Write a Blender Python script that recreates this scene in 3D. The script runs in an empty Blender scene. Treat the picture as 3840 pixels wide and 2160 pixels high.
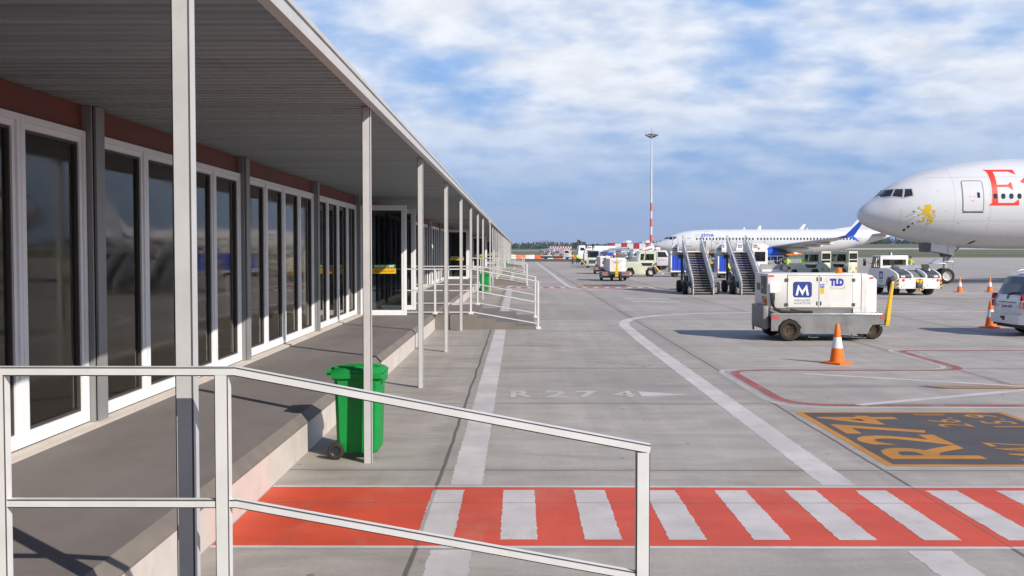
import bpy, bmesh, math, random
from math import sin, cos, pi, sqrt, radians as R
from mathutils import Vector, Matrix
from mathutils.geometry import tessellate_polygon
S = bpy.context.scene
C = S.collection
D = bpy.data
# ------------------------------------------------------------------ camera
cam = D.objects.new('camera', D.cameras.new('camera')); C.objects.link(cam)
cam.location = (0, 0, 2.4)
cam.rotation_euler = (R(90 - 2.12), 0, R(0.354))
cam.data.sensor_width = 36; cam.data.lens = 36 * 3890 / 3840
cam.data.clip_start = 0.05; cam.data.clip_end = 20000
S.camera = cam
# ------------------------------------------------------------------ sky and sun
SUN_EL, SUN_AZ = R(32), R(135)          # azimuth clockwise from +Y
sun = D.objects.new('sun', D.lights.new('sun', 'SUN')); C.objects.link(sun)
sun.data.energy = 5.0; sun.data.angle = R(0.5); sun.data.color = (1.0, .935, .845)
sd = Vector((sin(SUN_AZ) * cos(SUN_EL), cos(SUN_AZ) * cos(SUN_EL), sin(SUN_EL)))
sun.rotation_euler = sd.to_track_quat('Z', 'Y').to_euler()
sun.location = (0, 0, 60)
S.view_settings.view_transform = 'Standard'; S.view_settings.look = 'None'
S.view_settings.exposure = 0.10; S.view_settings.gamma = 1
S.cycles.use_denoising = True
S.cycles.max_bounces = 7; S.cycles.diffuse_bounces = 3; S.cycles.glossy_bounces = 3
S.cycles.transparent_max_bounces = 14; S.cycles.transmission_bounces = 3
S.cycles.volume_bounces = 0
S.cycles.caustics_reflective = False; S.cycles.caustics_refractive = False

class NT:
    """small node-tree helper"""
    def __init__(s, nt): s.nt = nt; s.n = nt.nodes; s.l = nt.links
    def new(s, t, **kw):
        x = s.n.new(t)
        for k, v in kw.items(): setattr(x, k, v)
        return x
    def put(s, sock, v):
        if hasattr(v, 'bl_rna') and hasattr(v, 'is_output'): s.l.new(v, sock)
        else: sock.default_value = v
    def math(s, op, a, b=None, c=None, clamp=False):
        x = s.new('ShaderNodeMath', operation=op, use_clamp=clamp)
        for i, v in enumerate((a, b, c)):
            if v is not None: s.put(x.inputs[i], v)
        return x.outputs[0]
    def mix(s, f, a, b, mode='MIX'):
        x = s.new('ShaderNodeMix', data_type='RGBA', blend_type=mode, clamp_factor=True)
        s.put(x.inputs[0], f); s.put(x.inputs[6], a); s.put(x.inputs[7], b)
        return x.outputs[2]
    def noise(s, vec, scale, detail=4, rough=.55, dist=0.):
        x = s.new('ShaderNodeTexNoise')
        if vec is not None: s.l.new(vec, x.inputs['Vector'])
        x.inputs['Scale'].default_value = scale; x.inputs['Detail'].default_value = detail
        x.inputs['Roughness'].default_value = rough; x.inputs['Distortion'].default_value = dist
        return x.outputs[0]
    def ramp(s, v, a, b, lo=0., hi=1., smooth=True):
        x = s.new('ShaderNodeMapRange', interpolation_type='SMOOTHSTEP' if smooth else 'LINEAR')
        s.put(x.inputs[0], v); s.put(x.inputs[1], a); s.put(x.inputs[2], b); s.put(x.inputs[3], lo); s.put(x.inputs[4], hi)
        return x.outputs[0]
    def xyz(s, v):
        x = s.new('ShaderNodeSeparateXYZ'); s.l.new(v, x.inputs[0]); return x.outputs
    def vec(s, x, y, z):
        c = s.new('ShaderNodeCombineXYZ')
        for i, v in enumerate((x, y, z)): s.put(c.inputs[i], v)
        return c.outputs[0]
    def scale(s, v, sc):
        x = s.new('ShaderNodeVectorMath', operation='MULTIPLY'); s.l.new(v, x.inputs[0]); x.inputs[1].default_value = sc
        return x.outputs[0]

def hx(h):
    h = h.lstrip('#'); v = [int(h[i:i + 2], 16) / 255 for i in (0, 2, 4)]
    return tuple((x / 12.92 if x <= .04045 else ((x + .055) / 1.055) ** 2.4) for x in v) + (1.,)

W = D.worlds.new('World'); S.world = W; W.use_nodes = True
w = NT(W.node_tree); w.n.clear()
sky = w.new('ShaderNodeTexSky', sky_type='NISHITA'); sky.sun_disc = False
sky.sun_elevation = SUN_EL; sky.sun_rotation = SUN_AZ; sky.air_density = 1.0; sky.dust_density = .4; sky.ozone_density = 1.6
tc = w.new('ShaderNodeTexCoord'); dx, dy, dz = w.xyz(tc.outputs['Generated'])
zz = w.math('MAXIMUM', dz, 0.0)
k = w.math('DIVIDE', 1., w.math('ADD', zz, .22))
px_, py_ = w.math('MULTIPLY', dx, k), w.math('MULTIPLY', dy, k)
pv = w.vec(px_, py_, 0.)
n1 = w.noise(w.scale(pv, (1.0, 1.0, 1)), 3.1, 6, .45, .1)
n2 = w.noise(w.scale(pv, (.8, 1.0, 1)), 1.15, 2, .5)
n3 = w.noise(w.scale(pv, (1.0, 1.0, 1)), 8.0, 6, .55)
cov = w.math('ADD', w.math('ADD', w.math('MULTIPLY', n1, .58), w.math('MULTIPLY', n2, .46)), w.math('MULTIPLY', n3, .19))
thr = w.ramp(zz, .05, .24, .548, .574)
cl = w.ramp(cov, w.math('SUBTRACT', thr, .11), w.math('ADD', thr, .125))
cl = w.math('MULTIPLY', w.math('ADD', .16, w.math('MULTIPLY', cl, .80)), w.ramp(zz, .015, .17, .08, 1.))
shade = w.ramp(n3, .3, .75, .88, 1.04)
base = w.mix(w.ramp(zz, .03, .20), hx('#6894d0'), hx('#529be6'))
base = w.mix(.80, w.scale(sky.outputs[0], (.11, .11, .11)), base)
ccol = w.new('ShaderNodeVectorMath', operation='SCALE'); ccol.inputs[0].default_value = (.855, .88, .925); w.l.new(shade, ccol.inputs['Scale'])
base = w.mix(w.ramp(zz, .22, .62), base, hx('#1f4f96'))        # unseen zenith made deeper blue and clearer to lower the ambient light
cl = w.math('MULTIPLY', cl, w.ramp(zz, .25, .50, 1., .22))
colr = w.mix(cl, base, ccol.outputs[0])
bg = w.new('ShaderNodeBackground'); w.l.new(w.scale(colr, (10.4, 10.4, 10.4)), bg.inputs[0]); bg.inputs[1].default_value = .10
w.l.new(bg.outputs[0], w.new('ShaderNodeOutputWorld').inputs[0])

# ------------------------------------------------------------------ materials
MATS = {}
def pmat(name, col, rough=.5, metal=0., var=.10, scale=2.5, bump=0., bscale=60., coat=0., dirt=0., dirtcol='#4a4238', streak=None, spec=.5):
    """painted / bare surface: tone variation, optional grime, roughness break-up, fine bump"""
    if name in MATS: return MATS[name]
    m = D.materials.new(name); m.use_nodes = True; t = NT(m.node_tree)
    b = t.n['Principled BSDF']
    col = hx(col) if isinstance(col, str) else tuple(col) + (1,)
    pos = t.new('ShaderNodeNewGeometry').outputs['Position']
    if streak: pos2 = t.scale(pos, streak)
    else: pos2 = pos
    n = t.noise(pos2, scale, 6, .6)
    v = t.ramp(n, .28, .72, 1 - var, 1 + var)
    vm = t.new('ShaderNodeVectorMath', operation='SCALE'); vm.inputs[0].default_value = col[:3]; t.l.new(v, vm.inputs['Scale'])
    c = vm.outputs[0]
    if dirt:
        d = t.noise(t.scale(pos, (1, 1, .55)), scale * 1.9, 7, .68)
        c = t.mix(t.math('MULTIPLY', t.ramp(d, .52, .78), dirt), c, hx(dirtcol))
    t.l.new(c, b.inputs['Base Color'])
    t.l.new(t.ramp(n, .2, .8, max(.02, rough - .08), min(1, rough + .1)), b.inputs['Roughness'])
    b.inputs['Metallic'].default_value = metal; b.inputs['Coat Weight'].default_value = coat
    b.inputs['Specular IOR Level'].default_value = spec
    if bump:
        bn = t.new('ShaderNodeBump'); bn.inputs['Strength'].default_value = bump; bn.inputs['Distance'].default_value = .01
        t.l.new(t.noise(pos, bscale, 5, .6), bn.inputs['Height']); t.l.new(bn.outputs[0], b.inputs['Normal'])
    MATS[name] = m; return m

def glass(name, tint=(.085, .075, .055), mixv=.82, refl=1.0, rough=.015, warm=(1., .95, .86)):
    """pane: lets part of the light through, mirrors more at grazing angles"""
    if name in MATS: return MATS[name]
    m = D.materials.new(name); m.use_nodes = True; t = NT(m.node_tree); t.n.clear()
    tr = t.new('ShaderNodeBsdfTransparent'); tr.inputs[0].default_value = (mixv * warm[0], mixv * warm[1], mixv * warm[2], 1)
    df = t.new('ShaderNodeBsdfDiffuse'); df.inputs[0].default_value = tint + (1,)
    ms = t.new('ShaderNodeMixShader'); ms.inputs[0].default_value = .85
    t.l.new(df.outputs[0], ms.inputs[1]); t.l.new(tr.outputs[0], ms.inputs[2])
    gl = t.new('ShaderNodeBsdfGlossy'); gl.inputs['Color'].default_value = (refl, refl * .95, refl * .86, 1)
    pos = t.new('ShaderNodeNewGeometry').outputs['Position']
    t.l.new(t.ramp(t.noise(pos, 1.7, 3), .3, .7, rough * .6, rough * 1.6), gl.inputs['Roughness'])
    fr = t.new('ShaderNodeFresnel'); fr.inputs[0].default_value = 1.55
    ms2 = t.new('ShaderNodeMixShader'); t.l.new(fr.outputs[0], ms2.inputs[0])
    t.l.new(ms.outputs[0], ms2.inputs[1]); t.l.new(gl.outputs[0], ms2.inputs[2])
    t.l.new(ms2.outputs[0], t.new('ShaderNodeOutputMaterial').inputs[0])
    MATS[name] = m; return m

WHITE = pmat('white_paint', (.80, .79, .77), .38, var=.03, dirt=.10, coat=.15)
WHITE_DIRTY = pmat('white_paint_grimy', (.76, .735, .685), .45, var=.06, scale=1.6, dirt=.42, dirtcol='#8a7c68', coat=.1)
FRAME = pmat('white_frame_paint', (.84, .84, .845), .42, var=.03, dirt=.06)
RAIL = pmat('rail_paint', (.68, .672, .66), .45, var=.05, scale=5, dirt=.08)
COLP = pmat('column_paint', (.52, .515, .508), .45, var=.05, scale=4, dirt=.08)
EDGE = pmat('dark_seam', (.05, .047, .043), .7, var=.2)
GREYPIL = pmat('pilaster_grey', (.25, .25, .248), .5, var=.06)
REDBAND = pmat('brick_red_panel', (.155, .036, .020), .6, var=.22, scale=3, dirt=.3, dirtcol='#2a1210')
DECK = pmat('deck_grey', (.195, .170, .160), .75, var=.10, scale=1.2, bump=.12, bscale=90, streak=(1, .35, 1), dirt=.2, dirtcol='#54483f')
DECKEDGE = pmat('deck_edge', (.185, .158, .135), .8, var=.12, scale=3, bump=.1)
RISER = pmat('pale_concrete', (.60, .535, .475), .8, var=.07, scale=2.2, bump=.18, bscale=50, dirt=.25, dirtcol='#8d7f70')
FASCIA = pmat('fascia_metal', (.52, .505, .485), .42, var=.06, dirt=.1)
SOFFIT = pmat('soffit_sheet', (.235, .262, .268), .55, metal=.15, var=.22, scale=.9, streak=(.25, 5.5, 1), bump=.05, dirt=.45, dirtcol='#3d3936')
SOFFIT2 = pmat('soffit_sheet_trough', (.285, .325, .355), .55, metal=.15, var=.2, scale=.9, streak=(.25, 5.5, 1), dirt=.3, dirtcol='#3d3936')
SOFFIT3 = pmat('soffit_rib_shade', (.10, .096, .094), .6, var=.2)  # shade of the rib slopes, put into the colour
ROOFM = pmat('roof_felt', (.22, .22, .22), .85, var=.1)
DARKIN = pmat('interior_dark', (.32, .28, .21), .8, var=.15, scale=.5)
INFLOOR = pmat('interior_floor', (.24, .20, .16), .35, var=.1)
GASKET = pmat('gasket', (.055, .05, .048), .6, var=.1)
PANE = glass('window_glass', mixv=.84, refl=.90, rough=.05)
DPANE = glass('door_glass', tint=(.012, .016, .024), mixv=.36, refl=.8, rough=.03, warm=(.85, .95, 1.))
VGLASS = glass('vehicle_glass', tint=(.03, .035, .038), mixv=.6, refl=.9)
RUBBER = pmat('tyre_rubber', (.030, .025, .020), .85, var=.25, scale=8, dirt=.55, dirtcol='#4a3626')
RIMD = pmat('rim_rusty', (.060, .031, .012), .7, var=.4, scale=12)
RIMW = pmat('rim_pale', (.55, .54, .50), .45, var=.1)
BLACK = pmat('black_parts', (.022, .022, .024), .5, var=.2)
DGREY = pmat('dark_grey_metal', (.09, .092, .098), .45, metal=.3, var=.15)
MGREY = pmat('mid_grey_metal', (.225, .222, .218), .5, metal=.15, var=.16, scale=1.8, dirt=.5, dirtcol='#6b5342')
LGREY = pmat('light_grey_metal', (.46, .47, .48), .38, metal=.4, var=.1, dirt=.12)
SILVER = pmat('bright_steel', (.58, .62, .66), .25, metal=.8, var=.08)
YELLOW = pmat('yellow_paint', (.78, .47, .012), .42, var=.07, dirt=.12)
ORANGE = pmat('cone_orange', (.88, .165, .006), .55, var=.10, scale=6, dirt=.15, dirtcol='#7a3a18')
CONEW = pmat('reflective_white', (.78, .79, .82), .35, var=.05, dirt=.08)
AMBER = pmat('amber_lens', (.80, .20, .01), .2, var=.1, coat=.5)
REDREF = pmat('red_reflector', (.80, .05, .02), .3, var=.06)
GREEN = pmat('bin_green', (.004, .255, .045), .5, var=.12, scale=4, dirt=.16, dirtcol='#3c6b45', spec=.35)
CREAM = pmat('pale_green_paint', (.62, .66, .50), .42, var=.05, dirt=.12, dirtcol='#77705a')
BLUEP = pmat('blue_paint', (.012, .085, .52), .35, var=.06, coat=.2)
BLUECUR = pmat('blue_curtain', (.016, .07, .50), .55, var=.10, streak=(9, 1, .3), scale=1.5)
LOGOBLUE = pmat('logo_blue', (.022, .05, .235), .45, var=.05)
LOGOWHITE = pmat('logo_white', (.82, .82, .82), .45, var=.03)
INK = pmat('lettering_ink', (.055, .055, .10), .55, var=.1)
TLDBLUE = pmat('lettering_violet_blue', (.035, .03, .40), .5, var=.06)
TLDGREEN = pmat('lettering_green', (.22, .46, .10), .5, var=.06)
PLANEW = pmat('aircraft_white', (.65, .655, .665), .25, var=.02, scale=.4, coat=.15)
PLANEG = pmat('aircraft_grey', (.42, .43, .44), .35, var=.05, metal=.2)
ETRED = pmat('livery_red', (.80, .045, .022), .35, var=.04)
LIONY = pmat('livery_yellow', (.74, .48, .01), .4, var=.05)
PALEGREY = pmat('livery_pale_grey', (.60, .61, .63), .4, var=.04)
DARKGLASS = pmat('dark_glass', (.018, .024, .028), .08, var=.2, spec=.8)
HIVIS = pmat('hi_vis_yellow', (.52, .72, .01), .6, var=.12, scale=9)
NAVY = pmat('navy_cloth', (.018, .02, .032), .85, var=.2, scale=9)
SKIN = pmat('skin', (.42, .24, .16), .55, var=.08)
CHECKR = pmat('check_red', (.36, .018, .025), .6, var=.1)
CHECKW = pmat('check_white', (.62, .63, .68), .6, var=.06)
SIGNG = pmat('sign_green', (.004, .12, .022), .45, var=.05)
SIGNY = pmat('sign_yellow', (.80, .47, .006), .45, var=.05)
SIGNB = pmat('sign_brown', (.42, .20, .01), .5, var=.05)
TEAL = pmat('teal_paint', (.06, .22, .18), .5, var=.1)
BARO = pmat('barrier_orange', (.80, .16, .02), .55, var=.08, scale=1)
BARW = pmat('barrier_white', (.70, .70, .69), .55, var=.06, scale=1)

# ------------------------------------------------------------------ mesh builder
class B:
    def __init__(s): s.bm = bmesh.new(); s.mats = []; s.M = Matrix()
    def mi(s, m):
        if m not in s.mats: s.mats.append(m)
        return s.mats.index(m)
    def fs(s, vs, faces, m):
        i = s.mi(m); bv = [s.bm.verts.new(s.M @ Vector(v)) for v in vs]; out = []
        for f in faces:
            try:
                fc = s.bm.faces.new([bv[j] for j in f]); fc.material_index = i; out.append(fc)
            except ValueError: pass
        return bv, out
    def box(s, x0, x1, y0, y1, z0, z1, m, bev=0.):
        vs = [(x, y, z) for z in (z0, z1) for y in (y0, y1) for x in (x0, x1)]
        bv, f = s.fs(vs, [(0, 2, 3, 1), (4, 5, 7, 6), (0, 1, 5, 4), (2, 6, 7, 3), (0, 4, 6, 2), (1, 3, 7, 5)], m)
        if bev:
            ed = {e for v in bv for e in v.link_edges}
            bmesh.ops.bevel(s.bm, geom=list(ed), offset=bev, segments=2, affect='EDGES', profile=.5, material=-1)
        return s
    def prism(s, poly, ax, a, b, m, bev=0.):
        """2-D outline swept along an axis: 'x' outline (y,z), 'y' outline (x,z), 'z' outline (x,y)"""
        def p(u, v, h): return (h, u, v) if ax == 'x' else (u, h, v) if ax == 'y' else (u, v, h)
        n = len(poly)
        vs = [p(u, v, a) for u, v in poly] + [p(u, v, b) for u, v in poly]
        fc = [tuple(range(n)), tuple(range(2 * n - 1, n - 1, -1))] + [(i, i + n, (i + 1) % n + n, (i + 1) % n) for i in range(n)]
        bv, f = s.fs(vs, fc, m)
        bmesh.ops.recalc_face_normals(s.bm, faces=f)
        if bev:
            ed = {e for v in bv for e in v.link_edges}
            bmesh.ops.bevel(s.bm, geom=list(ed), offset=bev, segments=2, affect='EDGES', profile=.5, material=-1)
        return s
    def rings(s, rs, m, cap=(True, True), closed=True):
        i = s.mi(m); n = len(rs[0]); bv = [[s.bm.verts.new(s.M @ Vector(v)) for v in r] for r in rs]; fl = []
        for a, b in zip(bv, bv[1:]):
            for j in range(n if closed else n - 1):
                q = (a[j], a[(j + 1) % n], b[(j + 1) % n], b[j])
                try: f = s.bm.faces.new(q); f.material_index = i; fl.append(f)
                except ValueError: pass
        for r, c in ((bv[0], cap[0]), (bv[-1], cap[1])):
            if c and closed:
                try: f = s.bm.faces.new(r); f.material_index = i; fl.append(f)
                except ValueError: pass
        bmesh.ops.recalc_face_normals(s.bm, faces=fl)
        return s
    def tube(s, pts, r, m, n=8):
        pts = [Vector(p) for p in pts]; rs = []
        for i, p in enumerate(pts):
            t = ((pts[min(i + 1, len(pts) - 1)] - p).normalized() + (p - pts[max(i - 1, 0)]).normalized()).normalized()
            up = Vector((0, 0, 1)) if abs(t.z) < .95 else Vector((0, 1, 0))
            a = t.cross(up).normalized(); b = a.cross(t).normalized()
            rr = r[i] if isinstance(r, (list, tuple)) else r
            rs.append([p + (a * cos(2 * pi * j / n) + b * sin(2 * pi * j / n)) * rr for j in range(n)])
        return s.rings(rs, m)
    def lathe(s, prof, m, n=20, ax='z', o=(0, 0, 0), cap=True):
        rs = []; cap = cap and tuple(prof[0]) != tuple(prof[-1])
        for r, h in prof:
            ring = []
            for j in range(n):
                a, b = max(r, 1e-4) * cos(2 * pi * j / n), max(r, 1e-4) * sin(2 * pi * j / n)
                v = (a, b, h) if ax == 'z' else (a, h, b) if ax == 'y' else (h, a, b)
                ring.append((v[0] + o[0], v[1] + o[1], v[2] + o[2]))
            rs.append(ring)
        return s.rings(rs, m, (cap, cap))
    def edged(s, p0, p1, wd, ht, m, ch=.006, up=(0, 0, 1), dm=None):
        """rectangular tube whose small corner chamfers carry a dark seam"""
        p0, p1 = Vector(p0), Vector(p1); t = (p1 - p0).normalized(); up = Vector(up)
        a = t.cross(up).normalized(); b = a.cross(t).normalized(); x, y = wd / 2, ht / 2
        oc = [(-x + ch, -y), (x - ch, -y), (x, -y + ch), (x, y - ch), (x - ch, y), (-x + ch, y), (-x, y - ch), (-x, -y + ch)]
        vs = [p0 + a * u + b * v for u, v in oc] + [p1 + a * u + b * v for u, v in oc]
        bv, f1 = s.fs(vs, [tuple(range(8)), tuple(range(15, 7, -1))] + [(i, i + 8, (i + 1) % 8 + 8, (i + 1) % 8) for i in (0, 2, 4, 6)], m)
        k = s.mi(dm or EDGE)
        for i in (1, 3, 5, 7):
            f = s.bm.faces.new([bv[i], bv[i + 8], bv[(i + 1) % 8 + 8], bv[(i + 1) % 8]]); f.material_index = k; f1.append(f)
        bmesh.ops.recalc_face_normals(s.bm, faces=f1)
        return s
    def flat(s, poly, f, m, sub=0.):
        """filled 2-D outline (list of (u,v)) mapped by f(u,v)->3-D"""
        tris = tessellate_polygon([[Vector((u, v, 0)) for u, v in poly]])
        return s.flatmesh(poly, tris, f, m, sub)
    def flatmesh(s, vs, faces, f, m, sub=0.):
        tb = bmesh.new(); bv = [tb.verts.new((v[0], v[1], 0)) for v in vs]
        for t in faces:
            try: tb.faces.new([bv[j] for j in t])
            except ValueError: pass
        if sub:
            for _ in range(6):
                le = [e for e in tb.edges if e.calc_length() > sub]
                if not le: break
                bmesh.ops.subdivide_edges(tb, edges=le, cuts=1)
                bmesh.ops.triangulate(tb, faces=tb.faces[:])
        tb.verts.index_update()
        out = [f(v.co.x, v.co.y) for v in tb.verts]
        s.fs(out, [[v.index for v in fc.verts] for fc in tb.faces], m); tb.free()
        return s
    def text(s, txt, f, m, h, bold=0., sub=0., shear=0., wide=None, space=1.):
        """lettering centred on (0,0); h = height of a capital; f maps (u,v) to 3-D"""
        cu = D.curves.new('t', 'FONT'); cu.body = txt; cu.size = h / .7; cu.offset = bold; cu.shear = shear; cu.space_character = space
        cu.resolution_u = 3
        o = D.objects.new('t', cu); C.objects.link(o)
        dg = bpy.context.evaluated_depsgraph_get(); me = D.meshes.new_from_object(o.evaluated_get(dg))
        vs = [v.co.copy() for v in me.vertices]; fc = [tuple(p.vertices) for p in me.polygons]
        D.objects.remove(o); D.curves.remove(cu); D.meshes.remove(me)
        x0, x1 = min(v.x for v in vs), max(v.x for v in vs); k = wide / (x1 - x0) if wide else 1
        cx = (x0 + x1) / 2
        vs = [((v.x - cx) * k, v.y - h / 2) for v in vs]
        return s.flatmesh(vs, fc, f, m, sub)

def mesh(bl, name, ang=35, smooth=True):
    me = D.meshes.new(name); bl.bm.to_mesh(me); bl.bm.free()
    for m in bl.mats: me.materials.append(m)
    if smooth and len(me.polygons):
        me.polygons.foreach_set('use_smooth', [True] * len(me.polygons)); me.set_sharp_from_angle(angle=R(ang))
    return me
def obj(name, bl, parent=None, loc=(0, 0, 0), rotz=0., ang=35, smooth=True, label=None):
    me = bl if isinstance(bl, bpy.types.Mesh) else mesh(bl, name, ang, smooth)
    o = D.objects.new(name, me); C.objects.link(o); o.location = loc; o.rotation_euler = (0, 0, rotz)
    if parent: o.parent = parent
    if label: o['label'] = label
    return o
def tag(o, label, cat, group=None):
    o['label'] = label; o['category'] = cat
    if group: o['group'] = group
    return o
def thing(name, label, cat, loc=(0, 0, 0), rotz=0., group=None):
    o = D.objects.new(name, None); C.objects.link(o); o.location = loc; o.rotation_euler = (0, 0, rotz); o.empty_display_size = .3
    return tag(o, label, cat, group)
def struct(name, bl, kind='structure', smooth=False):
    o = obj(name, bl, smooth=smooth); o['kind'] = kind
    if name.endswith('_paint'): o.scale.z = .45      # road paint is a film, not a slab
    return o
def dup(src, loc, rotz, label, group=None):
    """a copy of a thing, its parts and their sub-parts"""
    r = src.copy(); C.objects.link(r); r.location = loc; r.rotation_euler = (0, 0, rotz); r['label'] = label
    if group: r['group'] = group
    for ch in list(src.children):
        c = ch.copy(); C.objects.link(c); c.parent = r
        for g in list(ch.children):
            d = g.copy(); C.objects.link(d); d.parent = c
    return r
def wheel(parent, x, y, z, r, wd, rim=RIMD, ax='y', side=-1, name='wheel', bolts=0):
    b = B(); h = wd / 2
    b.lathe([(r * .58, -h * .8), (r * .62, -h), (r * .88, -h), (r * .97, -h * .7), (r, -h * .3), (r, h * .3), (r * .97, h * .7), (r * .88, h), (r * .62, h), (r * .58, h * .8)], RUBBER, 28, ax, cap=False)
    o = obj(name, b, parent, (x, y, z))
    b = B(); b.lathe([(.001, -h * .35), (r * .16, -h * .5), (r * .2, -h * .3), (r * .45, -h * .42), (r * .52, -h * .75), (r * .6, -h * .86), (r * .6, h * .86), (r * .52, h * .75), (r * .45, h * .42), (r * .2, h * .3), (.001, h * .4)], rim, 24, ax)
    for i in range(bolts):
        a = 2 * pi * i / bolts
        for sg in (-1, 1):
            p = (r * .34 * cos(a), sg * h * .36, r * .34 * sin(a)) if ax == 'y' else (sg * h * .36, r * .34 * cos(a), r * .34 * sin(a))
            b.lathe([(r * .04, -.02), (r * .035, .02)], MGREY, 6, ax, p)
    obj('rim', b, o)
    return o
HAZE = 0.00008
# ================================================================== GROUND
def sst(a, b, x):
    t = max(0., min(1., (x - a) / (b - a))); return t * t * (3 - 2 * t)
def th(x, y):
    """height of the land: flat airfield, rising gently behind it and more to the right"""
    if y < 300: return 0.
    h = 3.4 * min(1., (y - 300) / 900)
    h += 5.5 * sst(.10, .36, x / y) * sst(420, 1200, y)
    return h
def sheet(xs, ys, m, dz, b=None):
    b = b or B(); n = len(xs)
    vs = [(x, y, th(x, y) + dz) for y in ys for x in xs]
    b.fs(vs, [(j * n + i, j * n + i + 1, (j + 1) * n + i + 1, (j + 1) * n + i) for j in range(len(ys) - 1) for i in range(n - 1)], m)
    return b
def lin(a, b, n): return [a + (b - a) * i / n for i in range(n + 1)]

def concrete():
    m = D.materials.new('apron_concrete'); m.use_nodes = True; t = NT(m.node_tree); b = t.n['Principled BSDF']
    pos = t.new('ShaderNodeNewGeometry').outputs['Position']; x, y, z = t.xyz(pos)
    sx = t.math('DIVIDE', t.math('ADD', x, .83), 4.8); sy = t.math('DIVIDE', t.math('ADD', y, -11.22), 4.87)
    wob = t.math('MULTIPLY', t.math('SUBTRACT', t.noise(pos, .9, 2), .5), .012)
    def line(v, period, half):
        fr = t.math('FRACT', t.math('ADD', v, wob)); d = t.math('MULTIPLY', t.math('MINIMUM', fr, t.math('SUBTRACT', 1., fr)), period)
        return t.ramp(d, half * .55, half * 1.5, 1., 0.)
    jl = t.math('MAXIMUM', line(sx, 4.8, .020), line(sy, 4.87, .017))
    halo = t.math('MAXIMUM', line(sx, 4.8, .16), line(sy, 4.87, .13))
    wn = t.new('ShaderNodeTexWhiteNoise', noise_dimensions='2D')
    t.l.new(t.vec(t.math('FLOOR', sx), t.math('FLOOR', sy), 0.), wn.inputs['Vector'])
    slab = t.ramp(wn.outputs[0], 0., 1., .93, 1.06, False)
    big = t.ramp(t.noise(t.scale(pos, (1, .45, 1)), .22, 5, .6), .3, .7, .90, 1.09)
    mid = t.ramp(t.noise(t.scale(pos, (.55, 1.5, 1)), 1.3, 8, .70, .6), .28, .72, .84, 1.12)
    streak = t.ramp(t.noise(t.scale(pos, (2.6, .10, 1)), 1.0, 5, .6), .35, .7, .95, 1.05)
    fine = t.ramp(t.noise(pos, 26, 4, .7), .25, .75, .93, 1.07)
    v = t.math('MULTIPLY', t.math('MULTIPLY', slab, big), t.math('MULTIPLY', t.math('MULTIPLY', mid, streak), fine))
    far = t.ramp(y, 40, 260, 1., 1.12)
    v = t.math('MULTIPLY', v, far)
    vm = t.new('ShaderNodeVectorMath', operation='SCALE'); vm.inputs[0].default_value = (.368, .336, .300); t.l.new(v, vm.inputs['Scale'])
    c = vm.outputs[0]
    # oil and rubber stains with shapes of their own
    st = t.noise(t.scale(pos, (.8, .55, 1)), .55, 7, .62, .8)
    c = t.mix(t.math('MULTIPLY', t.ramp(st, .54, .76), .55), c, hx('#8d7d68'))
    sp = t.noise(pos, 3.1, 3, .5)
    c = t.mix(t.math('MULTIPLY', t.ramp(sp, .69, .77), .45), c, hx('#6e665d'))
    # rubber trails of the aircraft that taxi in, one every stand
    def trail(y0, wd, x0):
        d = t.math('ABSOLUTE', t.math('SUBTRACT', t.math('ADD', y, t.math('MULTIPLY', wob, 9.)), y0))
        e = t.math('MULTIPLY', t.ramp(d, 0., wd, 1., 0.), t.ramp(x, x0, x0 + 5, 0., 1.))
        return t.math('MULTIPLY', e, t.ramp(t.noise(t.scale(pos, (.12, 3., 1)), 1., 4), .3, .62, .25, 1.))
    tr = t.math('MAXIMUM', trail(18.2, .42, 0.), t.math('MAXIMUM', trail(51., 1.2, 2.), t.math('MAXIMUM', trail(73., 1.4, 2.), trail(96., 1.2, 4.))))
    c = t.mix(t.math('MULTIPLY', tr, .40), c, hx('#5a544e'))
    vo = t.new('ShaderNodeTexVoronoi', feature='DISTANCE_TO_EDGE'); vo.inputs['Scale'].default_value = .21
    wv_ = t.new('ShaderNodeVectorMath', operation='ADD'); t.l.new(t.scale(pos, (1, .8, 0)), wv_.inputs[0]); t.l.new(t.vec(t.math('MULTIPLY', t.noise(pos, 1.6, 5), .7), t.math('MULTIPLY', t.noise(pos, 2.1, 5), .7), 0.), wv_.inputs[1]); t.l.new(wv_.outputs[0], vo.inputs['Vector'])
    crack = t.math('MULTIPLY', t.ramp(vo.outputs[0], .0012, .0042, 1., 0.), t.ramp(t.noise(pos, .13, 2), .53, .60))
    c = t.mix(t.math('MULTIPLY', crack, .55), c, hx('#4f4842'))
    dr = t.ramp(t.noise(t.scale(pos, (1, 1, 0)), 5.5, 2, .4), .735, .765)
    c = t.mix(t.math('MULTIPLY', dr, .5), c, hx('#4a423b'))
    c = t.mix(t.math('MULTIPLY', halo, .16), c, hx('#6b6259'))
    c = t.mix(t.math('MULTIPLY', jl, .78), c, hx('#4b453f'))
    t.l.new(c, b.inputs['Base Color'])
    t.l.new(t.ramp(mid, .88, 1.1, .72, .90), b.inputs['Roughness'])
    bn = t.new('ShaderNodeBump'); bn.inputs['Strength'].default_value = .22; bn.inputs['Distance'].default_value = .01
    hgt = t.math('SUBTRACT', t.noise(pos, 70, 4, .7), t.math('MULTIPLY', jl, 1.5)); t.l.new(hgt, bn.inputs['Height']); t.l.new(bn.outputs[0], b.inputs['Normal'])
    return m
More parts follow.
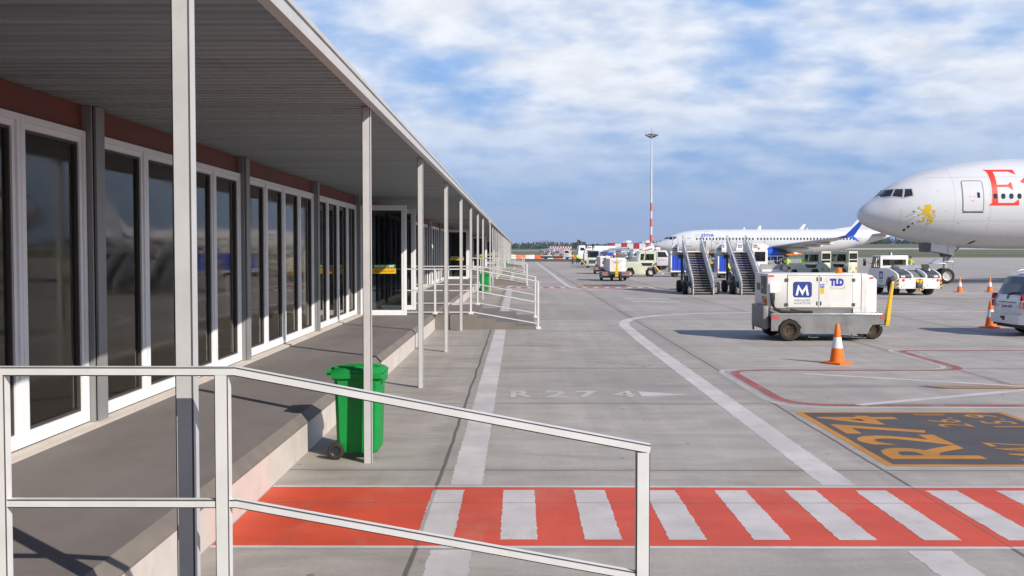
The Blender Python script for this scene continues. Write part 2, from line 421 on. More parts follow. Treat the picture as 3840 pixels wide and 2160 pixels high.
def paint(name, col, rough=.6, wear=.35, under=(.31, .285, .265), scale=3.):
    """road paint: worn through in patches, ragged where the brush of traffic took it"""
    m = D.materials.new(name); m.use_nodes = True; t = NT(m.node_tree); b = t.n['Principled BSDF']
    pos = t.new('ShaderNodeNewGeometry').outputs['Position']
    n = t.noise(t.scale(pos, (1, .6, 1)), scale, 8, .68, .4); f = t.noise(pos, 38, 4, .7)
    v = t.ramp(t.noise(pos, 1.1, 5), .3, .7, .86, 1.1)
    vm = t.new('ShaderNodeVectorMath', operation='SCALE'); vm.inputs[0].default_value = hx(col)[:3]; t.l.new(v, vm.inputs['Scale'])
    wv = t.math('MULTIPLY', t.ramp(t.math('ADD', n, t.math('MULTIPLY', t.math('SUBTRACT', f, .5), .45)), .50, .74), wear)
    c = t.mix(wv, vm.outputs[0], under + (1,))
    x, y, z = t.xyz(pos)
    def jl(v, off, period, half):
        fr = t.math('FRACT', t.math('DIVIDE', t.math('ADD', v, off), period)); d = t.math('MULTIPLY', t.math('MINIMUM', fr, t.math('SUBTRACT', 1., fr)), period)
        return t.ramp(d, half * .5, half * 1.6, 1., 0.)
    c = t.mix(t.math('MULTIPLY', t.math('MAXIMUM', jl(x, .83, 4.8, .014), jl(y, -9.75, 9.74, .014)), .45), c, hx('#5b4f48'))
    tm = t.ramp(t.noise(t.scale(pos, (3.2, .05, 1)), 1.0, 3, .6), .58, .72)
    c = t.mix(t.math('MULTIPLY', t.math('MULTIPLY', tm, t.ramp(f, .3, .7, .2, 1.)), .22), c, hx('#4c423c'))
    t.l.new(c, b.inputs['Base Color']); b.inputs['Roughness'].default_value = rough
    MATS[name] = m; return m
CONC = concrete()
P_WHITE = paint('line_white', '#c6bfbb', wear=.42)
P_FAINT = paint('line_faint_white', '#bcb6b0', wear=.6)
P_RED = paint('crossing_red', '#cb4a2c', wear=.55, under=(.52, .20, .13), scale=1.3)
P_RLINE = paint('line_red', '#9c4a40', wear=.9, scale=2.2)
P_BLACK = paint('stand_box_black', '#4c4643', wear=.35, under=(.12, .11, .105))
P_ORANGE = paint('stand_box_orange', '#ba7c14', wear=.3, under=(.36, .22, .07))
GRASS = pmat('airfield_grass', (.115, .125, .052), .95, var=.30, scale=.02, dirt=.5, dirtcol='#7d6b48', streak=(.4, 1, 1))
ASPH = pmat('dark_asphalt', (.085, .078, .075), .9, var=.15, scale=.3)
TAXI = pmat('taxiway_concrete', (.46, .44, .42), .85, var=.06, scale=.05)

xs = [-9000, -4000, -2500, -1500, -800, -400, -200, -100, 0, 60, 120, 180, 240, 300, 360, 420, 480, 560, 700, 900, 1200, 1700, 2500, 4000, 9000]
ys = [-200, -60, 0, 100, 200, 300] + lin(340, 1300, 24) + [1500, 1900, 2600, 3600, 5200, 9000, 17500]
struct('grass_ground', sheet(xs, ys, GRASS, -.06))
b = B()
b.box(-70, 420, -60, 207, -.05, 0., CONC)
b.box(26, 420, 207, 455, -.05, 0., CONC)
struct('apron', b)
b = B(); b.box(-70, 26, 207.02, 268, -.05, -.004, ASPH); struct('asphalt_road', b)
b = B(); gx = [-900, -300, -100, 0, 60, 120, 180, 240, 300, 360, 420, 560, 900, 1500]
sheet(gx, lin(640, 720, 4), TAXI, .10, b); struct('taxiway', b)
b = B(); sheet(gx, lin(436, 452, 2), pmat('perimeter_gravel', (.30, .25, .18), .9, var=.15, scale=.08), .08, b); struct('perimeter_road', b)

# ---- painted markings: thin sheets on the concrete
def strip(b, x0, x1, y0, y1, m, z, rag=0., seed=0):
    """painted rectangle, its long edges ragged like rolled road paint"""
    if not rag:
        b.fs([(x0, y0, z), (x1, y0, z), (x1, y1, z), (x0, y1, z)], [(0, 1, 2, 3)], m); return b
    rd = random.Random(seed); alongy = (y1 - y0) >= (x1 - x0); L = (y1 - y0) if alongy else (x1 - x0); n = max(2, int(L / .045))
    vs = []
    for i in range(n + 1):
        t = L * i / n; e0, e1 = rd.uniform(-rag, rag), rd.uniform(-rag, rag)
        vs += [(x0 + e0, y0 + t, z), (x1 + e1, y0 + t, z)] if alongy else [(x0 + t, y0 + e0, z), (x0 + t, y1 + e1, z)]
    b.fs(vs, [(2 * i, 2 * i + 1, 2 * i + 3, 2 * i + 2) if alongy else (2 * i, 2 * i + 2, 2 * i + 3, 2 * i + 1) for i in range(n)], m)
    return b
def ribbon(b, pts, wd, m, z):
    """painted line along a polyline with rounded corners; pts = (x, y, corner radius)"""
    path = []
    for i, (x, y, r) in enumerate(pts):
        p = Vector((x, y))
        if i in (0, len(pts) - 1) or not r: path.append(p); continue
        a = (Vector(pts[i - 1][:2]) - p).normalized(); c = (Vector(pts[i + 1][:2]) - p).normalized()
        for k_ in range(9):
            t = k_ / 8; path.append((p + a * r) * (1 - t) ** 2 + p * 2 * t * (1 - t) + (p + c * r) * t * t)
    vs = []
    for i, p in enumerate(path):
        t = (path[min(i + 1, len(path) - 1)] - path[max(i - 1, 0)]).normalized(); nrm = Vector((-t.y, t.x))
        vs += [(*(p + nrm * wd / 2), z), (*(p - nrm * wd / 2), z)]
    b.fs(vs, [(2 * i, 2 * i + 2, 2 * i + 3, 2 * i + 1) for i in range(len(path) - 1)], m)
    bmesh.ops.recalc_face_normals(b.bm, faces=b.bm.faces[:])
    for f in b.bm.faces:
        if f.normal.z < 0: f.normal_flip()
    return b
def crossing(y0, y1, xl, xr):
    b = B()
    strip(b, xl, xr, y0, y0 + .07, P_WHITE, .006); strip(b, xl, xr, y1 - .07, y1, P_WHITE, .006)
    strip(b, xl, xr, y0 + .075, y1 - .075, P_RED, .004)
    for i in range(int((xr + .85) / .70)):
        x = -.85 + .70 * i; strip(b, x, x + .31, y0 + .25, y1 - .19, P_WHITE, .008, .007, i)
    struct('crossing_paint', b)
crossing(8.25, 10.46, -2.49, 30); crossing(64.4, 66.6, -2.49, 9.)
b = B()
for y0, y1 in ((-20, 8.2), (10.5, 31.05), (36.6, 64.3), (66.7, 69.1), (74.6, 107), (112.7, 145), (151, 206)): strip(b, -.70, -.37, y0, y1, P_WHITE, .004, .012, int(y0))
struct('edge_line_paint', b)
b = B()
strip(b, 3.10, 3.44, -20, 8.2, P_WHITE, .004, .012, 7); strip(b, 3.10, 3.44, 10.5, 27, P_WHITE, .004, .012, 8)
ribbon(b, [(3.27, 27.0, 0), (3.45, 39.2, 6.5), (16., 40.2, 0), (60, 40.4, 0)], .34, P_WHITE, .005)
ribbon(b, [(3.4, 206, 0), (3.25, 58.6, 9.), (60, 56.5, 0)], .34, P_WHITE, .005)
struct('service_road_paint', b)
# red and white stand boundary
b = B()
path = [(40, 15.72, 0), (4.19, 15.95, .9), (4.19, 20.62, .7), (8.95, 20.62, .7), (9.02, 24.7, .5), (40, 24.7, 0)]
ribbon(b, path, .17, P_RLINE, .005)
wpath = [(40, 15.50, 0), (3.97, 15.73, .9), (3.97, 20.84, .7), (8.73, 20.84, .6), (8.80, 24.92, .5), (40, 24.92, 0)]
ribbon(b, wpath, .10, P_FAINT, .004)
ribbon(b, [(2.0, 20.65, 0), (4.2, 20.6, 0)], .0, P_FAINT, .004)
struct('stand_boundary_paint', b)
b = B()
ribbon(b, [(5.54, 20.02, 0), (8.9, 18.16, 0)], .17, P_WHITE, .0065); ribbon(b, [(5.25, 15.98, 0), (8.9, 17.82, 0)], .19, P_WHITE, .0065)
b.fs([(7.3, 17.88, .005), (40, 17.88, .005), (40, 18.2, .005), (7.0, 18.2, .005)], [(0, 1, 2, 3)], P_BLACK)
b.fs([(7.45, 17.93, .0095), (40, 17.93, .0095), (40, 18.15, .0095), (7.2, 18.15, .0095)], [(0, 1, 2, 3)], P_ORANGE)
struct('lead_in_paint', b)
# stand identification boxes: lettering reads away from the terminal road
def stand_box(x0, y0, full=True):
    b = B(); x1, y1 = x0 + 3.06, y0 + 3.86
    strip(b, x0, x1, y0, y1, P_ORANGE, .004); strip(b, x0 + .10, x1 - .10, y0 + .10, y1 - .10, P_BLACK, .008)
    def tx(s, xc, yc, h, wide=None, bold=.02, sp=1.): b.text(s, lambda u, v: (xc - v, yc + u, .012), P_ORANGE, h, bold, wide=wide, space=sp)
    tx('R274', x0 + .72, y0 + 1.93, 1.06, 3.1, .03)
    if full:
        tx('26.1', x0 + 1.86, y0 + 3.06, .46, 1.08, .0, 1.1); tx('15.9', x0 + 2.56, y0 + 3.06, .46, 1.08, .0, 1.1)
        tx('M47', x0 + 1.95, y0 + .86, .62, 1.1, .0, 1.1)
    struct('stand_box_paint', b)
stand_box(4.09, 11.44); stand_box(4.3, 67.4, False)
b = B()
for ch, x in (('R', .05), ('2', .63), ('7', 1.15), ('4', 1.76)): b.text(ch, lambda u, v: (x + u, 17.2 + v, .005), P_FAINT, .72, .02, wide=.36)
b.fs([(2.02, 16.9, .006), (2.02, 17.5, .006), (2.85, 17.05, .006)], [(0, 2, 1)], P_WHITE)
struct('stand_number_paint', b)
# far markings on the apron
b = B()
for y in (47.5, 49.2, 50.6): strip(b, 5.2, 7.4, y, y + .5, P_WHITE, .004)
for y, x0, x1 in ((78, 3.6, 20), (92, 3.8, 30), (106, 3.8, 40), (132, 3.8, 40), (157, 3.8, 60)):
    strip(b, x0, x1, y, y + .35, P_RLINE, .004)
struct('far_line_paint', b)

# ================================================================== TERMINAL
PIT = 6.345; Y0 = 5.22
def col_y(k_): return Y0 + PIT * k_
def window_parts(wd, z0, z1):
    """one tall window: outer frame, inner sash, gasket (one mesh) and its pane; origin at the near lower corner, frame faces +x"""
    b = B(); g = .006; h = z1 - z0
    def ring(o, i, x0, x1, m):
        b.box(x0, x1, o, wd - o, o, i, m); b.box(x0, x1, o, wd - o, h - i, h - o, m)
        b.box(x0, x1, o, i, i + .0005, h - i - .0005, m); b.box(x0, x1, wd - i, wd - o, i + .0005, h - i - .0005, m)
    ring(.004, .070, -.06, .05, FRAME); ring(.073, .135, -.06, .03, FRAME); ring(.137, .162, -.06, .010, GASKET)
    f = mesh(b, 'window', smooth=False)
    b = B(); b.box(-.03, -.022, .158, wd - .158, .158, h - .158, PANE); return f, mesh(b, 'pane', smooth=False)
ZW0, ZW1 = .50, 3.70
WW = (PIT - .34) / 4
WIN, WPANE = window_parts(WW, ZW0, ZW1)
def door_leaf(parent, y, sign):
    """glazed emergency door leaf standing open at a right angle to the wall"""
    b = B(); x0, x1 = -4.76, -3.31; z0, z1 = .455, 3.71; w_ = x1 - x0; h = z1 - z0
    def ring(o, i, a, c, m):
        b.box(x0 + o, x1 - o, y + a, y + c, z0 + o, z0 + i, m); b.box(x0 + o, x1 - o, y + a, y + c, z1 - i, z1 - o, m)
        b.box(x0 + o, x0 + i, y + a, y + c, z0 + i, z1 - i, m); b.box(x1 - i, x1 - o, y + a, y + c, z0 + i, z1 - i, m)
    ring(.002, .085, -.035, .035, FRAME); ring(.088, .15, -.025, .025, FRAME); ring(.152, .17, -.012, .012, GASKET)
    d = obj('door', b, parent, smooth=False)
    b = B(); b.box(x0 + .165, x1 - .165, y - .004, y + .004, z0 + .165, z1 - .165, DPANE); obj('pane', b, d, smooth=False)
    if sign:
        b = B(); b.box(-4.55, -3.63, y - .016, y - .006, 1.845, 1.965, SIGNG); b.box(-4.55, -3.63, y - .016, y - .006, 1.69, 1.842, SIGNY)
        fx = lambda xc, zc: (lambda u, v: (xc + u, y - .019, zc + v))
        b.text('EMERGENCY EXIT', fx(-3.97, 1.905), LOGOWHITE, .062, .004, wide=.60); b.text('KEEP AREA CLEAR', fx(-3.97, 1.767), SIGNB, .062, .003, wide=.60)
        b.box(-4.42, -4.33, y - .019, y - .0165, 1.865, 1.95, LOGOWHITE)
        obj('door_sign', b, d, smooth=False)
    b = B(); b.tube([(x0 + .12, y + .03, 1.62), (x0 + .14, y + .10, 1.62), (x1 - .14, y + .10, 1.62), (x1 - .12, y + .03, 1.62)], .022, SILVER); obj('push_bar', b, d)
    return d
def terminal(name, label, ya, yb, k0, k1, doors, nwin):
    t = thing(name, label, 'building', (0, 0, 0))
    # canopy with ribbed soffit
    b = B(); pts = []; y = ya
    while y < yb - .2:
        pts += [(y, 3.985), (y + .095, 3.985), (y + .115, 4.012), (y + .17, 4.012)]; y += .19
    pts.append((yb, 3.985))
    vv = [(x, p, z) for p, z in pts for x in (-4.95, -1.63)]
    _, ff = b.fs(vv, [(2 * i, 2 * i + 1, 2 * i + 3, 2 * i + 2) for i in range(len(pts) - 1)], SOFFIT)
    for i, f in enumerate(ff): f.material_index = b.mi((SOFFIT, SOFFIT3, SOFFIT2, FASCIA if False else SOFFIT2)[i % 4])  # rib shading painted in: one slope dark, recess and other slope lighter
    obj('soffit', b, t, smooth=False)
    b = B(); b.box(-17, -1.66, ya, yb, 4.03, 4.13, ROOFM); obj('roof', b, t, smooth=False)
    b = B()
    b.box(-1.64, -1.555, ya, yb, 3.962, 4.05, FASCIA); b.box(-1.64, -1.58, ya, yb, 4.051, 4.072, EDGE)
    b.box(-1.64, -1.55, ya, yb, 4.073, 4.112, FASCIA); b.box(-1.66, -1.565, ya, yb, 4.113, 4.128, EDGE)
    b.box(-1.66, -1.58, ya, yb, 4.129, 4.14, FASCIA)
    obj('fascia', b, t, smooth=False)
    # deck, chamfered edge, riser, sill
    b = B(); b.box(-4.85, -2.60, ya, yb, .30, .45, DECK); obj('deck', b, t, smooth=False)
    b = B(); b.prism([(-2.599, .449), (-2.50, .362), (-2.50, .345), (-2.599, .345)], 'y', ya, yb, DECKEDGE); obj('deck_edge', b, t, smooth=False)
    b = B(); b.box(-4.85, -2.505, ya, yb, -.02, .344, RISER); obj('deck_riser', b, t, smooth=False)
    b = B(); b.box(-5.0, -4.60, ya, yb, .452, .485, RISER); obj('window_sill', b, t, smooth=False)
    # wall band over the windows, and the room behind
    b = B(); b.box(-4.92, -4.80, ya, yb, ZW1 + .012, 3.983, REDBAND); b.box(-4.92, -4.795, ya, yb, ZW1 + .001, ZW1 + .011, EDGE); obj('wall_band', b, t, smooth=False)
    b = B(); b.box(-16, -4.95, ya, yb, .40, .47, INFLOOR); obj('interior_floor', b, t, smooth=False)
    b = B(); b.box(-12.2, -12, ya, yb, .471, 4.0, DARKIN); b.box(-11.9, -4.96, ya, yb, 3.75, 3.98, DARKIN)
    for k_ in range(k0, k1, 2): b.box(-11.9, -7.2, col_y(k_) - .1, col_y(k_) + .1, .471, 3.74, DARKIN)
    obj('interior_wall', b, t, smooth=False)
    # columns and pilasters
    b = B(); b.edged((0, 0, 0), (0, 0, 3.984), .092, .10, COLP, .008, up=(0, 1, 0)); cm = mesh(b, 'column', smooth=False)
    b = B()
    b.box(-.03, .105, -.16, -.13, 0, 3.495, GREYPIL); b.box(.10, .128, -.085, .15, 0, 3.495, GREYPIL); b.box(-.03, .07, -.13, .15, 0, 3.495, EDGE); b.box(-.03, .118, .152, .17, 0, 3.495, EDGE)
    pm = mesh(b, 'pilaster', smooth=False)
    for k_ in range(k0, k1 + 1):
        if ya < col_y(k_) < yb:
            obj('column', cm, t, (-1.694, col_y(k_) + .05, 0))
            if k_ < nwin + 1: obj('pilaster', pm, t, (-4.80, col_y(k_) + .02, .485))
    rest = B(); wi = 0
    for k_ in range(k0, k1):
        ys_ = col_y(k_) + .19
        for q in range(4):
            y = ys_ + q * WW
            if y < ya or y + WW > yb: continue
            if k_ in doors and q < 2: continue
            if k_ < nwin:
                f = obj('window', WIN, t, (-4.80, y, ZW0)); obj('pane', WPANE, f)
            else:
                rest.box(-4.86, -4.755, y, y + WW, ZW0, ZW1, FRAME); rest.box(-4.754, -4.75, y + .18, y + WW - .18, ZW0 + .2, ZW1 - .2, DARKGLASS)
        if k_ in doors:
            door_leaf(t, ys_ - .06, True); door_leaf(t, ys_ + 2 * WW - .30, False)
            b = B(); b.box(-4.86, -4.755, ys_ + 2 * WW - .26, ys_ + 2 * WW - .006, ZW0, ZW1, FRAME); obj('door_frame', b, t, smooth=False)
    if rest.bm.verts:
        o = obj('far_windows', rest, t, smooth=False); o['kind'] = 'stuff'
    else: rest.bm.free()
    return t
YB = col_y(8) - .25
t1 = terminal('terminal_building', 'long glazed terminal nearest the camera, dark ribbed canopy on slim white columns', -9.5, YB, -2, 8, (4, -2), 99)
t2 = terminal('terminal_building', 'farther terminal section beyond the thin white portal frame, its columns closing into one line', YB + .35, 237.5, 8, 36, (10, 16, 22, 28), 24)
b = B()
for x0, x1, z0, z1 in ((-4.75, -1.50, 3.88, 3.96), (-4.75, -4.67, .487, 3.88), (-1.55, -1.50, 0, 3.88)): b.box(x0, x1, YB + .02, YB + .14, z0, z1, COLP)
obj('portal_frame', b, t2, smooth=False)

# ---- concrete steps in front of the doors, each with a railing on either side
def steps(y0, y1, label):
    b = B()
    for x1, z in ((-1.25, .447), (-.66, .335), (-.07, .225), (.52, .113)): b.box(-2.498 if x1 == -1.25 else x1 - .589, x1, y0, y1, -.01, z, RISER if False else STEP)
    for x1, z in ((-1.25, .447), (-.66, .335), (-.07, .225), (.52, .113)): b.box((-2.49 if x1 == -1.25 else x1 - .58), x1 - .006, y0 + .02, y1 - .02, z + .001, z + .006, DECK)
    return tag(obj('concrete_steps', b, smooth=False), label, 'steps', 'steps from the terminal doors to the apron')
STEP = pmat('step_concrete', (.19, .168, .148), .8, var=.08, scale=2.2, bump=.15, dirt=.25, dirtcol='#5d5348')
PXS = ((-2.505, .447), (-1.428, .447), (.60, 0.))
def railing(y, label):
    """three sloping rails on three posts with base plates; runs from the deck down to the apron"""
    t = thing('railing', label, 'railing', (0, y, 0), 0, 'white railings beside the door steps')
    for (px, z0), top in zip(PXS, (1.80, 1.80, 1.425)):
        b = B(); b.edged((px, 0, z0 + .006), (px, 0, top), .066, .066, RAIL, .005, up=(0, 1, 0)); p = obj('post', b, t, smooth=False)
        b = B(); b.box(px - .075, px + .075, -.075, .075, z0 + .007, z0 + .075, RAIL, .006); obj('base_plate', b, p)
    for za, zb in ((1.814, 1.440), (1.172, .81), (.52, .17)):
        b = B(); hgt = .043 if za > 1.8 else .041; x_l = -4.70
        wd = .068 if za > 1.8 else .05; kx = -1.36
        b.edged((x_l, 0, za), (kx, 0, za), wd, hgt, RAIL, .006); b.edged((kx - .012, 0, za + .002), (.633, 0, zb), wd - .002, hgt, RAIL, .006)
        obj('rail', b, t, smooth=False)
    return t
names = ('nearest the camera', 'below the first open emergency door', 'below the second open emergency door', 'third flight along the terminal', 'fourth flight along the terminal')
for i, yy in enumerate((-.5, 31.1, 69.15, 107.2, 145.3)):
    steps(yy, yy + 5.4, 'grey concrete steps ' + ['under the camera, out of the frame', 'between white railings below the first open emergency door', 'between white railings below the second open emergency door', 'before the third emergency door, far down the terminal', 'before the fourth emergency door, farthest down the terminal'][i])
    if i: railing(yy + .06, 'white three-bar railing on the near side of ' + ['', 'the first steps past the green bin', 'the second steps, beside the middle bin', 'the third steps, far down the terminal', 'the farthest steps of the terminal'][i])
    railing(yy + (5.48 if i == 0 else 5.32), ['large white railing crossing the foreground, sloping to the right', 'white three-bar railing on the far side of the first steps past the green bin', 'white three-bar railing on the far side of the second steps, behind the middle bin', 'white railing on the far side of the third steps, far down the terminal', 'white railing on the far side of the farthest steps of the terminal'][i])
# ================================================================== AIRCRAFT
class Hull:
    """fuselage from stations (s from the nose, top, bottom, half width); near side is -y"""
    def __init__(h, st): h.st = st
    def sec(h, s):
        st = h.st; s = max(st[0][0], min(st[-1][0], s))
        for i in range(len(st) - 1):
            if s <= st[i + 1][0]:
                a, b = st[i], st[i + 1]; p = st[i - 1] if i else a; n = st[i + 2] if i + 2 < len(st) else b
                dx_ = b[0] - a[0]; t = (s - a[0]) / dx_; out = []
                for q in (1, 2, 3):
                    d = (b[q] - a[q]) / dx_
                    d0 = (a[q] - p[q]) / (a[0] - p[0]) if i else d * 1.6
                    d1 = (n[q] - b[q]) / (n[0] - b[0]) if i + 2 < len(st) else d
                    m0 = 0 if d * d0 <= 0 else 2 * d * d0 / (d + d0); m1 = 0 if d * d1 <= 0 else 2 * d * d1 / (d + d1)
                    out.append((2 * t ** 3 - 3 * t ** 2 + 1) * a[q] + (t ** 3 - 2 * t * t + t) * dx_ * m0 + (3 * t * t - 2 * t ** 3) * b[q] + (t ** 3 - t * t) * dx_ * m1)
                return out
    def ysurf(h, s, z):
        t, b, w_ = h.sec(s); c = (t + b) / 2; k_ = max((t - b) / 2, 1e-4); return w_ * sqrt(max(0., 1 - ((z - c) / k_) ** 2))
    def on(h, off=.006, side=-1): return lambda s, z: (s, side * (h.ysurf(s, z) + off), z)
    def build(h, m, n=56):
        L = h.st[-1][0]; ss = [0, .02, .06, .12, .2, .32, .5, .75, 1.05, 1.4, 1.8, 2.3, 2.9, 3.6, 4.4, 5.4, 6.6, 8, 10]
        ss += [10 + (L - 10) * i / 34 for i in range(1, 35)]; rs = []
        for s in ss:
            t, b, w_ = h.sec(s); c = (t + b) / 2; k_ = max((t - b) / 2, .004); w_ = max(w_, .004)
            rs.append([(s, w_ * sin(2 * pi * j / n), c + k_ * cos(2 * pi * j / n)) for j in range(n)])
        b = B(); b.rings(rs, m); return b
def wing(b, root, tip, m, n=14):
    """lifting surface between two chords: (LE x, y, z, chord, thickness)"""
    prof = [(0, 0), (.02, .35), (.08, .7), (.25, 1.), (.45, .9), (.7, .5), (1, .04), (1, -.04), (.7, -.3), (.4, -.55), (.15, -.5), (.04, -.3)]
    rs = []
    for i in range(n + 1):
        t = i / n; q = [root[j] + (tip[j] - root[j]) * t for j in range(5)]
        rs.append([(q[0] + u * q[3], q[1], q[2] + v * q[4] / 2) for u, v in prof])
    b.rings(rs, m)
def fin(b, pts, th_, m, y=0.):
    b.prism([(p[0], p[1]) for p in pts], 'y', y - th_ / 2, y + th_ / 2, m, min(.03, th_ * .3))
def oval(s, z, a, c, n=14): return [(s + a * (abs(cos(2 * pi * j / n)) ** .75) * (1 if cos(2 * pi * j / n) >= 0 else -1), z + c * (abs(sin(2 * pi * j / n)) ** .75) * (1 if sin(2 * pi * j / n) >= 0 else -1)) for j in range(n)]
def outline(b, pts, wd, f, m, sub=.12):
    n = len(pts)
    for i in range(n):
        p, q = Vector(pts[i]), Vector(pts[(i + 1) % n]); t = (q - p).normalized(); nr = Vector((-t.y, t.x)) * wd / 2
        b.flat([tuple(p - nr), tuple(q - nr), tuple(q + nr), tuple(p + nr)], f, m, sub)

# ---- wide-body airliner on the right
H7 = Hull([(0, 4.84, 4.83, .0), (.06, 5.05, 4.62, .24), (.19, 5.25, 4.40, .50), (.6, 5.66, 4.06, .96), (1.26, 6.10, 3.76, 1.46), (1.75, 6.58, 3.58, 1.76), (2.67, 7.17, 3.29, 2.16), (3.5, 7.53, 3.06, 2.42), (4.39, 7.82, 2.87, 2.62), (5.12, 8.01, 2.76, 2.75), (6.58, 8.34, 2.58, 2.93), (8.2, 8.59, 2.49, 3.04), (10.5, 8.74, 2.45, 3.1), (14, 8.75, 2.45, 3.1), (44, 8.75, 2.45, 3.1), (50, 8.72, 3.0, 2.9), (57, 8.45, 4.8, 2.0), (63.2, 7.6, 6.6, .5), (63.7, 7.2, 6.9, .05)])
pl = thing('airliner', 'white wide-body airliner with red lettering and yellow lion, nose reaching in from the right', 'airplane', (23.9, 73.5, 0))
H7o = obj('fuselage', H7.build(PLANEW, 72), pl, ang=50)
f7 = H7.on(.008)
b = B()
for pts in ([(1.23, 6.09), (1.70, 6.545), (2.16, 6.60), (1.83, 6.08)], [(1.92, 6.10), (2.24, 6.59), (2.63, 6.58), (2.46, 6.0)], [(2.56, 5.99), (2.745, 6.57), (3.12, 6.57), (3.10, 6.10)]): b.flat(pts, H7.on(.014), DARKGLASS, .1); b.flat(pts, H7.on(.014, 1), DARKGLASS, .1)
wn_ = obj('cockpit_window', b, pl)
b = B(); b.flat([(1.13, 6.04), (1.68, 6.61), (3.17, 6.625), (3.18, 6.03), (2.49, 5.90)], H7.on(.007), pmat('window_surround', (.52, .49, .47), .4, var=.05), .1); obj('surround', b, wn_)
b = B()
dr = [(6.33, 7.08), (7.46, 7.08), (7.55, 7.0), (7.57, 6.61), (7.55, 5.09), (7.48, 4.98), (6.30, 4.98), (6.22, 5.09), (6.22, 6.21), (6.26, 7.0)]
b.flat(dr, H7.on(.012), PLANEW, .12); d_ = obj('cabin_door', b, pl, ang=60)
b = B(); outline(b, dr, .055, H7.on(.016), MGREY); b.flat([(6.19, 4.90), (6.24, 4.965), (7.54, 4.965), (7.60, 4.90)], H7.on(.016), DGREY, .12); obj('door_seal', b, d_)
b = B(); b.flat([(7.14, 6.27), (7.32, 6.27), (7.33, 5.9), (7.15, 5.9)], H7.on(.018), DARKGLASS, .1); obj('door_window', b, d_)
b = B()
for x0, x1, z0 in ((6.62, 6.72, 5.98), (6.92, 7.02, 5.98)): b.flat([(x0, z0), (x1, z0), (x1, z0 + .035), (x0, z0 + .035)], H7.on(.018), ETRED, .1)
b.text('EXIT', lambda u, v: H7.on(.018)(6.85 + u, 5.70 + v), ETRED, .07, 0, .1); obj('door_lettering', b, d_)
for i in range(50):
    s = 8.39 + .535 * i
    if s > 42: break
    b = B(); b.flat(oval(s - .06, 6.01, .135, .18), H7.on(.014), DARKGLASS, .1); obj('cabin_window', b, pl)
b = B()
E_ = [(8.08, 7.87), (10.02, 7.87), (10.11, 7.50), (9.69, 7.73), (8.67, 7.73), (8.70, 7.33), (8.68, 6.79), (9.40, 6.80), (9.66, 7.0), (9.72, 6.43), (9.42, 6.65), (8.68, 6.64), (8.68, 6.2), (8.68, 5.55), (9.72, 5.55), (10.06, 5.80), (10.08, 5.39), (8.02, 5.38), (8.28, 5.55), (8.31, 6.2), (8.33, 6.91), (8.31, 7.33), (8.27, 7.70)]
f7 = lambda s, z: H7.on(.008)(s - .17, z)
b.flat(E_, f7, ETRED, .14)
b.flat([(10.28, 7.04), (10.62, 7.30), (10.72, 7.62), (10.95, 7.62), (10.95, 7.08), (11.3, 7.08), (11.3, 6.9), (10.95, 6.9), (10.95, 5.75), (11.05, 5.56), (11.4, 5.56), (11.4, 5.39), (10.75, 5.39), (10.60, 5.62), (10.60, 6.9), (10.40, 6.9)], f7, ETRED, .14)
b.text('hiopian', lambda u, v: f7(15.6 + u, 6.45 + v), ETRED, 1.9, .03, .2, wide=7.6)
obj('livery_lettering', b, pl)
LION = [(3.72, 5.36), (3.77, 5.44), (3.93, 5.47), (4.13, 5.47), (4.16, 5.4), (4.21, 5.31), (4.2, 5.28), (4.22, 5.22), (4.2, 5.2), (4.23, 5.15), (4.18, 5.14), (4.19, 5.1), (4.15, 5.09), (4.16, 5.04), (4.12, 5.03), (4.12, 4.97), (4.2, 4.83), (4.3, 4.71), (4.37, 4.6), (4.44, 4.57), (4.49, 4.63), (4.46, 4.72), (4.37, 4.83), (4.28, 4.93), (4.24, 5.02), (4.25, 5.09), (4.32, 5.12), (4.4, 5.1), (4.47, 5.03), (4.5, 4.97), (4.48, 4.9), (4.45, 4.95), (4.39, 4.99), (4.37, 5.04), (4.32, 5.08), (4.28, 5.05), (4.3, 4.99), (4.36, 4.9), (4.44, 4.8), (4.51, 4.71), (4.52, 4.62), (4.47, 4.55), (4.41, 4.54), (4.34, 4.56), (4.28, 4.55), (4.27, 4.51), (4.34, 4.45), (4.41, 4.43), (4.48, 4.43), (4.44, 4.37), (4.44, 4.32), (4.39, 4.3), (4.37, 4.25), (4.29, 4.2), (4.22, 4.15), (4.12, 4.15), (4.05, 4.11), (3.98, 4.17), (3.99, 4.22), (4.04, 4.24), (4.14, 4.23), (4.2, 4.27), (4.26, 4.32), (4.25, 4.38), (4.2, 4.4), (4.11, 4.36), (4.04, 4.36), (4.04, 4.46), (4.08, 4.57), (4.12, 4.66), (4.06, 4.72), (3.97, 4.76), (3.89, 4.76), (3.81, 4.82), (3.75, 4.78), (3.65, 4.79), (3.58, 4.78), (3.56, 4.72), (3.49, 4.73), (3.43, 4.7), (3.38, 4.77), (3.4, 4.82), (3.46, 4.83), (3.52, 4.81), (3.59, 4.85), (3.65, 4.92), (3.7, 5.02), (3.71, 5.12), (3.76, 5.2), (3.83, 5.28), (3.87, 5.33), (3.86, 5.37), (3.8, 5.37)]
ARM = [(3.36, 5.27), (3.39, 5.33), (3.49, 5.34), (3.51, 5.27), (3.49, 5.23), (3.56, 5.17), (3.63, 5.13), (3.66, 5.06), (3.64, 5.0), (3.61, 5.07), (3.56, 5.13), (3.49, 5.19), (3.44, 5.16), (3.4, 5.21)]
